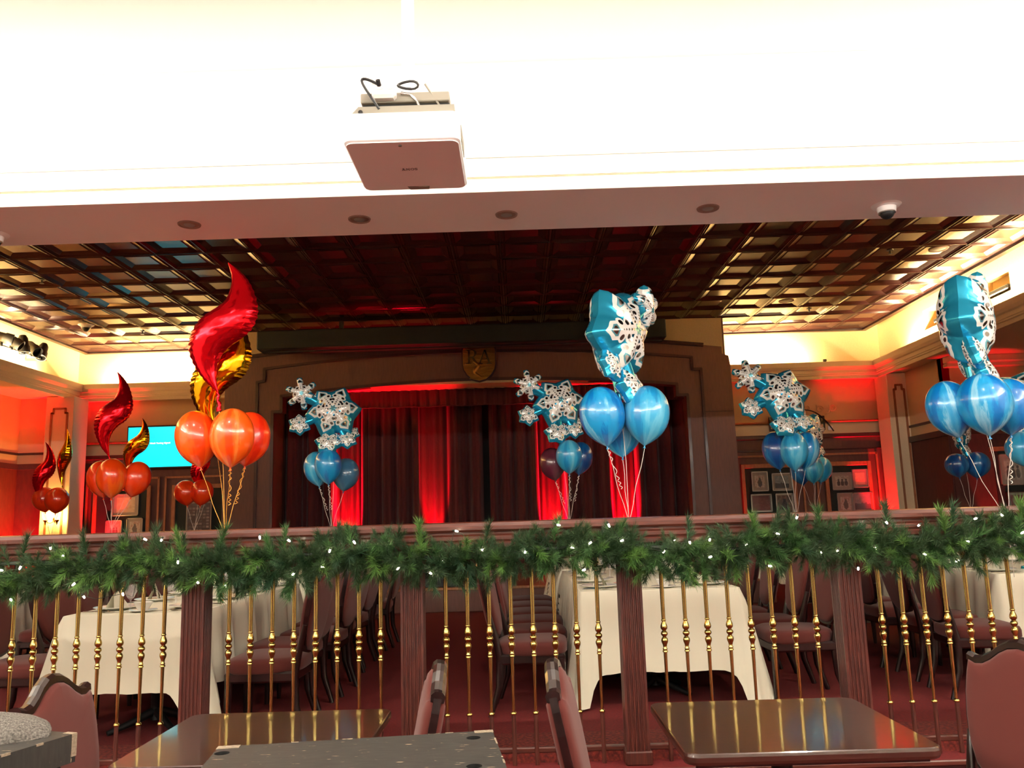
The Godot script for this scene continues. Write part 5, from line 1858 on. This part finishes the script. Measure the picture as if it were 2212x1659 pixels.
func balloon_flake(label: String, group: String, star: ArrayMesh, lobed: ArrayMesh, c: Vector3, s: float, mirror: float, bs: Basis, tie: Vector3) -> void:
	var t := thing("snowflake_balloon", label, "balloon", c, 0.0, group)
	put("large_star", star, "foil_snow", t, Transform3D(bs * Basis(Vector3(0, 0, 1), 0.12 * mirror + (0.0 if mirror > 0 else 0.26)) * Basis.from_scale(Vector3.ONE * (0.32 if mirror > 0 else 0.355) * s), Vector3.ZERO))
	var turned_list := [[-0.37, 0.24, 0.03, 0.185, true], [0.21, -0.27, 0.05, 0.125, false], [-0.02, -0.40, 0.07, 0.16, false], [-0.20, -0.30, -0.04, 0.12, false]]
	for a in turned_list if mirror < 0 else [[-0.35, 0.21, 0.03, 0.185, true], [-0.37, -0.15, 0.02, 0.135, false], [-0.05, -0.37, 0.05, 0.16, false], [0.15, -0.33, 0.02, 0.125, false], [0.20, -0.22, -0.12, 0.10, false]]:
		var p: Vector3 = bs * Vector3(a[0] * s * mirror, a[1] * s, a[2] * s)
		var sb: Basis = bs * Basis(Vector3(1, 0, 0), 0.25 * a[1] * 4.0) * Basis(Vector3(0, 0, 1), a[0] * 4.0)
		var small := put("small_star", lobed if a[4] else star, "foil_snow_small", t, Transform3D(sb * Basis.from_scale(Vector3.ONE * a[3] * s), p))
		obj("neck", mb().tube([Vector3.ZERO, sb.inverse() * (-p) / (a[3] * s) * 0.55], [0.42, 0.30], 10), "foil_blue", small)
	var low := Vector3(0.0, -0.50 * s, 0.0)
	obj("tail", mb().tube([Vector3(0, -0.34 * s, 0), low * 0.9, low], [0.05 * s, 0.03 * s, 0.014], 10), "foil_blue", t)
	obj("ribbon", mb().tube([low, (low + tie - c) * 0.5 + Vector3(0.012, 0, 0), tie - c, Vector3(tie.x, 0.78, tie.z) - c], 0.0026, 4), "ribbon_white", t)

func build_balloons() -> void:
	var fl := flame_mesh()
	var tie := Vector3(-1.96, 1.22, -5.62)
	var g := "orange balloon bouquets"
	balloon_flame("large red S-shaped foil balloon on the front orange bouquet", g, fl, Vector3(-2.0, 2.63, -5.60), Vector3(0.92, 0.92, 0.92), 0.0, 0.0, "foil_red", tie, "ribbon_gold")
	balloon_flame("gold S-shaped foil balloon behind the large red one", g, fl, Vector3(-2.10, 2.38, -5.86), Vector3(0.80, 0.92, 0.92), 0.25, 0.0, "foil_gold", tie, "ribbon_gold")
	balloon_latex("left of the front orange latex balloons below the red foil", g, Vector3(-2.16, 1.87, -5.60), 0.140, 0.39, "latex_orange", tie, "ribbon_gold", false)
	balloon_latex("right front orange latex balloon below the red foil", g, Vector3(-1.90, 1.865, -5.54), 0.145, 0.40, "latex_orange", tie, "ribbon_gold", true)
	balloon_latex("orange latex balloon half hidden behind the right front one", g, Vector3(-1.87, 1.88, -5.80), 0.145, 0.39, "latex_red_orange", tie, "ribbon_gold", true)
	tie = Vector3(-4.33, 1.30, -8.95)
	balloon_flame("dark red S-shaped foil balloon of the bouquet left of the television", g, fl, Vector3(-4.34, 2.51, -8.9), Vector3(0.72, 0.93, 0.8), 0.45, 0.0, "foil_red", tie, "ribbon_white")
	balloon_flame("small gold foil balloon beside the dark red one left of the television", g, fl, Vector3(-4.17, 2.18, -9.1), Vector3(0.55, 0.62, 0.75), -0.2, -0.15, "foil_gold", tie, "ribbon_white")
	balloon_latex("left one of three orange latex balloons before the large pale print", g, Vector3(-4.46, 1.83, -8.95), 0.153, 0.40, "latex_red_orange", tie, "ribbon_white")
	balloon_latex("middle one of three orange latex balloons before the large pale print", g, Vector3(-4.29, 1.83, -8.82), 0.155, 0.42, "latex_orange", tie, "ribbon_white")
	balloon_latex("right one of three orange latex balloons before the large pale print", g, Vector3(-4.10, 1.82, -8.98), 0.148, 0.39, "latex_red_orange", tie, "ribbon_white")
	tie = Vector3(-7.11, 1.20, -12.8)
	balloon_flame("red leaf-like foil balloon of the farthest left bouquet", g, fl, Vector3(-7.27, 2.20, -12.8), Vector3(0.62, 0.92, 0.8), 0.6, 0.05, "foil_red", tie, "ribbon_white")
	balloon_flame("gold leaf-like foil balloon of the farthest left bouquet", g, fl, Vector3(-7.05, 2.43, -12.95), Vector3(0.60, 0.90, 0.8), -0.65, -0.02, "foil_gold", tie, "ribbon_white")
	balloon_latex("left orange balloon above the wall sconce", g, Vector3(-7.27, 1.79, -12.85), 0.172, 0.39, "latex_red_orange", tie, "ribbon_white")
	balloon_latex("right orange balloon above the wall sconce", g, Vector3(-7.02, 1.77, -12.75), 0.172, 0.40, "latex_red_orange", tie, "ribbon_white")
	tie = Vector3(-4.62, 1.25, -12.0)
	balloon_flame("small dark red foil balloon in front of the television corner", g, fl, Vector3(-4.60, 2.16, -12.1), Vector3(0.62, 0.72, 0.8), 0.5, 0.3, "foil_red", tie, "ribbon_white")
	balloon_flame("sliver of gold foil balloon behind the small red one", g, fl, Vector3(-4.72, 2.18, -12.3), Vector3(0.40, 0.70, 0.8), 0.9, 0.1, "foil_gold", tie, "ribbon_white")
	balloon_latex("left small orange balloon below the television", g, Vector3(-4.76, 1.79, -12.0), 0.162, 0.37, "latex_red_orange", tie, "ribbon_white")
	balloon_latex("right small orange balloon below the television", g, Vector3(-4.53, 1.79, -12.0), 0.162, 0.38, "latex_red_orange", tie, "ribbon_white")
	# snowflake bouquets
	g = "blue balloon bouquets"
	var star := star_mesh(0.77, false, 0.9)
	var lob := star_mesh(0.58, true, 1.0)
	tie = Vector3(-2.07, 1.22, -9.3)
	balloon_flake("snowflake foil cluster before the left part of the stage curtain", g, star, lob, Vector3(-2.06, 2.52, -9.35), 1.0, 1.0, Basis(Vector3.UP, 0.18) * Basis(Vector3.RIGHT, -0.15), tie)
	balloon_latex("plain light blue balloon left in the bouquet before the curtain", g, Vector3(-2.25, 1.90, -9.38), 0.148, 0.40, "latex_sky", tie, "ribbon_white", true)
	balloon_latex("marbled blue balloon in the middle of the left curtain bouquet", g, Vector3(-2.09, 1.915, -9.22), 0.148, 0.40, "latex_blue", tie, "ribbon_white", true)
	balloon_latex("greyish blue balloon right in the left curtain bouquet", g, Vector3(-1.94, 1.83, -9.45), 0.150, 0.38, "latex_grey_blue", tie, "ribbon_white")
	tie = Vector3(0.56, 1.22, -9.4)
	balloon_flake("snowflake foil cluster before the right part of the stage curtain", g, star, lob, Vector3(0.50, 2.56, -9.45), 0.98, 1.0, Basis(Vector3.UP, 0.10) * Basis(Vector3.RIGHT, -0.12), tie)
	balloon_latex("plum purple balloon before the stage curtain", g, Vector3(0.40, 1.88, -9.48), 0.145, 0.38, "latex_plum", tie, "ribbon_white", true)
	balloon_latex("striped blue balloon in the middle of the right curtain bouquet", g, Vector3(0.58, 1.945, -9.30), 0.146, 0.38, "latex_sky", tie, "ribbon_white", true)
	balloon_latex("deep blue balloon behind the striped one before the curtain", g, Vector3(0.72, 1.94, -9.52), 0.145, 0.38, "latex_deep", tie, "ribbon_white", true)
	tie = Vector3(0.80, 1.22, -6.15)
	balloon_flake("large snowflake foil cluster turned sideways over the middle table", g, star, lob, Vector3(0.78, 2.62, -6.15), 1.05, -1.0, Basis(Vector3.UP, 0.95) * Basis(Vector3.RIGHT, 0.0), tie)
	balloon_latex("large marbled blue balloon left of the pair over the middle table", g, Vector3(0.635, 2.0, -6.08), 0.168, 0.445, "latex_blue", tie, "ribbon_white", true)
	balloon_latex("large sky blue balloon right of the pair over the middle table", g, Vector3(0.965, 2.0, -6.10), 0.168, 0.445, "latex_sky", tie, "ribbon_white")
	balloon_latex("blue balloon hidden between the large pair over the middle table", g, Vector3(0.80, 1.93, -6.36), 0.165, 0.44, "latex_blue", tie, "ribbon_white")
	tie = Vector3(3.05, 1.22, -9.3)
	balloon_flake("snowflake foil cluster in front of the empty wall bracket", g, star, lob, Vector3(3.02, 2.56, -9.35), 1.05, 1.0, Basis(Vector3.UP, 0.05) * Basis(Vector3.RIGHT, -0.22), tie)
	balloon_latex("left blue balloon of the bouquet by the photograph boards", g, Vector3(2.91, 1.95, -9.38), 0.152, 0.43, "latex_deep", tie, "ribbon_white")
	balloon_latex("middle striped blue balloon of the bouquet by the photograph boards", g, Vector3(3.06, 1.925, -9.22), 0.150, 0.43, "latex_sky", tie, "ribbon_white")
	balloon_latex("right blue balloon of the bouquet by the photograph boards", g, Vector3(3.24, 1.945, -9.36), 0.148, 0.42, "latex_blue", tie, "ribbon_white")
	tie = Vector3(4.56, 1.22, -13.0)
	balloon_flake("small far snowflake foil cluster behind the boards bouquet", g, star, lob, Vector3(4.62, 2.50, -13.05), 0.95, 1.0, Basis(Vector3.UP, 0.6), tie)
	balloon_latex("left small blue balloon before the two boards", g, Vector3(4.40, 1.88, -13.05), 0.160, 0.42, "latex_deep", tie, "ribbon_white")
	balloon_latex("middle small blue balloon before the two boards", g, Vector3(4.55, 1.90, -12.92), 0.160, 0.42, "latex_sky", tie, "ribbon_white")
	balloon_latex("right small blue balloon before the two boards", g, Vector3(4.72, 1.90, -13.02), 0.160, 0.41, "latex_sky", tie, "ribbon_white")
	tie = Vector3(3.28, 1.15, -5.70)
	balloon_flake("large snowflake foil cluster at the right picture edge", g, star, lob, Vector3(3.12, 2.52, -5.62), 0.98, -1.0, Basis(Vector3.UP, 0.95), tie)
	balloon_latex("blue balloon at the left of the bouquet by the right edge", g, Vector3(2.97, 1.925, -5.68), 0.150, 0.40, "latex_blue", tie, "ribbon_white")
	balloon_latex("large swirled blue balloon in front at the right edge", g, Vector3(3.11, 1.93, -5.50), 0.172, 0.42, "latex_blue", tie, "ribbon_white")
	balloon_latex("deep blue balloon cut by the right picture edge", g, Vector3(3.37, 1.93, -5.66), 0.150, 0.39, "latex_blue", tie, "ribbon_white", true)
	tie = Vector3(5.88, 1.20, -11.0)
	balloon_flake("small snowflake foil cluster low before the side aisle", g, star, lob, Vector3(5.92, 2.24, -11.1), 0.70, 1.0, Basis(Vector3.UP, 0.9), tie)
	balloon_latex("left small dark blue balloon before the side aisle", g, Vector3(5.76, 1.80, -11.0), 0.148, 0.32, "latex_deep", tie, "ribbon_white")
	balloon_latex("right small dark blue balloon before the side aisle", g, Vector3(6.03, 1.80, -11.0), 0.158, 0.35, "latex_deep", tie, "ribbon_white")
	tie = Vector3(4.85, 1.15, -8.0)
	balloon_flake("snowflake foil cluster mostly hidden at the right edge", g, star, lob, Vector3(4.90, 2.30, -8.1), 0.72, -1.0, Basis(Vector3.UP, -0.4), tie)
	balloon_latex("sky blue balloon at the right edge above the aisle pictures", g, Vector3(4.84, 1.79, -8.0), 0.158, 0.34, "latex_sky", tie, "ribbon_white")

# ---------------------------------------------------------------- garland with fairy lights
const BULBS := [[-2.79, 1.068], [-2.72, 0.913], [-2.67, 1.081], [-2.52, 1.179], [-2.44, 1.138], [-2.38, 0.986], [-2.32, 0.919], [-2.12, 0.925], [-2.02, 1.209], [-1.93, 1.204], [-1.83, 1.086], [-1.73, 0.974], [-1.57, 0.950], [-1.39, 1.202], [-1.24, 1.181], [-1.21, 1.005], [-1.06, 1.034], [-1.02, 1.121], [-0.89, 1.161], [-0.71, 1.155], [-0.65, 1.018], [-0.48, 0.988], [-0.42, 1.059], [-0.34, 1.203], [-0.20, 1.101], [0.03, 1.085], [0.21, 1.219], [0.28, 1.097], [0.34, 0.981], [0.38, 1.121], [0.48, 1.211], [0.55, 1.128], [0.77, 1.066], [0.83, 1.123], [0.91, 1.108], [1.02, 1.117], [1.02, 1.027], [1.22, 1.089], [1.32, 0.972], [1.38, 1.138], [1.49, 1.223], [1.61, 1.041], [1.70, 1.038], [1.80, 0.944], [1.89, 1.050], [1.97, 1.182], [2.14, 1.162], [2.16, 1.008], [2.32, 0.969], [2.39, 1.072], [2.44, 1.187], [2.59, 1.203], [2.68, 1.107]]

func sprig_mesh(sd: int, needles: int) -> ArrayMesh:
	# a tip of pine: curved twig along +y with long needles
	var r := RandomNumberGenerator.new()
	r.seed = sd
	var b := mb()
	var bend := r.randf_range(-0.04, 0.04)
	var tw := []
	for i in 5:
		var s := i / 4.0
		tw.append(Vector3(bend * s * s, 0.13 * s, 0.02 * s * s))
	b.tube(tw, [0.003, 0.0028, 0.0025, 0.002, 0.0015], 4, false)
	for k in needles:
		var s := pow(r.randf(), 0.8)
		var p := Vector3(bend * s * s, 0.13 * s, 0.02 * s * s)
		var an := r.randf() * TAU
		var op := r.randf_range(0.35, 1.15) * (1.0 - 0.35 * s)
		var d := Vector3(sin(op) * cos(an), cos(op), sin(op) * sin(an))
		var l := r.randf_range(0.04, 0.075)
		var sidev := d.cross(Vector3(r.randf_range(-1, 1), r.randf_range(-1, 1), r.randf_range(-1, 1))).normalized() * 0.0018
		var tip := p + d * l + Vector3(0, r.randf_range(-0.006, 0.004), 0)
		b.flat([p - sidev, p + sidev, tip], sidev.cross(d).normalized())
	return b.mesh()

func build_garland() -> void:
	var t := thing("pine_garland", "green pine garland draped along the railing", "garland", Vector3(0, 1.06, -4.62))
	var core := []
	for i in 90:
		var x := -3.6 + 7.2 * i / 89.0
		core.append(Vector3(x, 0.02 + 0.02 * sin(x * 4.0), 0.0))
	obj("stem", mb().tube(core, 0.012, 6), "wire_green", t)
	var variants := []
	for k in 6:
		variants.append(sprig_mesh(100 + k, 190))
	rng.seed = 99
	var mats := ["needle_dark", "needle_mid", "needle_mid", "needle_blue", "needle_dark", "needle_light"]
	for k in 296:
		var x := -3.15 + 6.3 * (k + rng.randf()) / 296.0
		var an := rng.randf_range(-PI, PI)
		var out := Vector3(rng.randf_range(-0.9, 0.9), sin(an), 0.35 + 0.8 * absf(cos(an))).normalized()
		var y0 := 0.03 * sin(x * 5.3) + 0.02 * sin(x * 17.0) + rng.randf_range(-0.05, 0.045)
		var z := Vector3.RIGHT.cross(out).normalized()
		var bs := Basis(out.cross(z), out, z) * Basis(Vector3.UP, rng.randf() * TAU)
		var s := rng.randf_range(0.8, 1.15)
		if k % 17 == 3:
			out = Vector3(rng.randf_range(-0.3, 0.3), 1.0, 0.25).normalized()
			y0 = 0.07
			z = Vector3.RIGHT.cross(out).normalized()
			bs = Basis(out.cross(z), out, z)
		put("sprig", variants[rng.randi() % 6], mats[rng.randi() % 6] if rng.randf() < 0.9 else "needle_light", t, Transform3D(bs * Basis.from_scale(Vector3.ONE * s), Vector3(x, y0, 0.015)))
	# the thick of the garland behind the tips
	var mm := MultiMesh.new()
	mm.transform_format = MultiMesh.TRANSFORM_3D
	mm.mesh = sprig_mesh(300, 130)
	mm.mesh.surface_set_material(0, M.needle_dark)
	mm.instance_count = 1500
	for k in 1500:
		var x := -3.5 + 7.0 * (k + rng.randf()) / 1500.0
		var an := rng.randf_range(-PI, PI)
		var out := Vector3(rng.randf_range(-0.9, 0.9), sin(an), 0.9 * cos(an)).normalized()
		var z := Vector3.RIGHT.cross(out).normalized()
		var bs := Basis(out.cross(z), out, z) * Basis.from_scale(Vector3.ONE * rng.randf_range(0.65, 0.95))
		mm.set_instance_transform(k, Transform3D(bs, Vector3(x, 0.03 * sin(x * 5.3) + rng.randf_range(-0.06, 0.06), rng.randf_range(-0.03, 0.03))))
	var mi := MultiMeshInstance3D.new()
	mi.name = "inner_needles"
	mi.multimesh = mm
	mi.set_meta("kind", "stuff")
	t.add_child(mi)
	# fairy lights
	var l := thing("fairy_lights", "string of warm white fairy lights wound through the garland", "lights", Vector3(0, 0, -4.55))
	var wire := []
	for a in BULBS:
		wire.append(Vector3(a[0] - 0.012, a[1], -0.012))
		wire.append(Vector3(a[0] + 0.03, a[1] - 0.02, -0.05))
	obj("wire", mb().tube(wire, 0.0016, 4), "wire_green", l)
	var bulb := mb().lathe([Vector2(0, -0.014), Vector2(0.0042, -0.011), Vector2(0.0052, -0.003), Vector2(0.0048, 0.006), Vector2(0.0, 0.010)], 10).mesh()
	var socket := mb().lathe([Vector2(0.0045, 0.006), Vector2(0.005, 0.020), Vector2(0.0, 0.022)], 8).mesh()
	rng.seed = 31
	for a in BULBS:
		var bs := Basis.from_euler(Vector3(rng.randf_range(-1.2, 1.2), 0, rng.randf_range(-1.5, 1.5)))
		var o := put("bulb", bulb, "bulb", l, Transform3D(bs, Vector3(a[0], a[1], rng.randf_range(-0.01, 0.025))))
		put("socket", socket, "wire_green", o)
		omni(o, "bulb_light", Vector3.ZERO, Color(1.0, 0.9, 0.75), 0.004, 0.004)
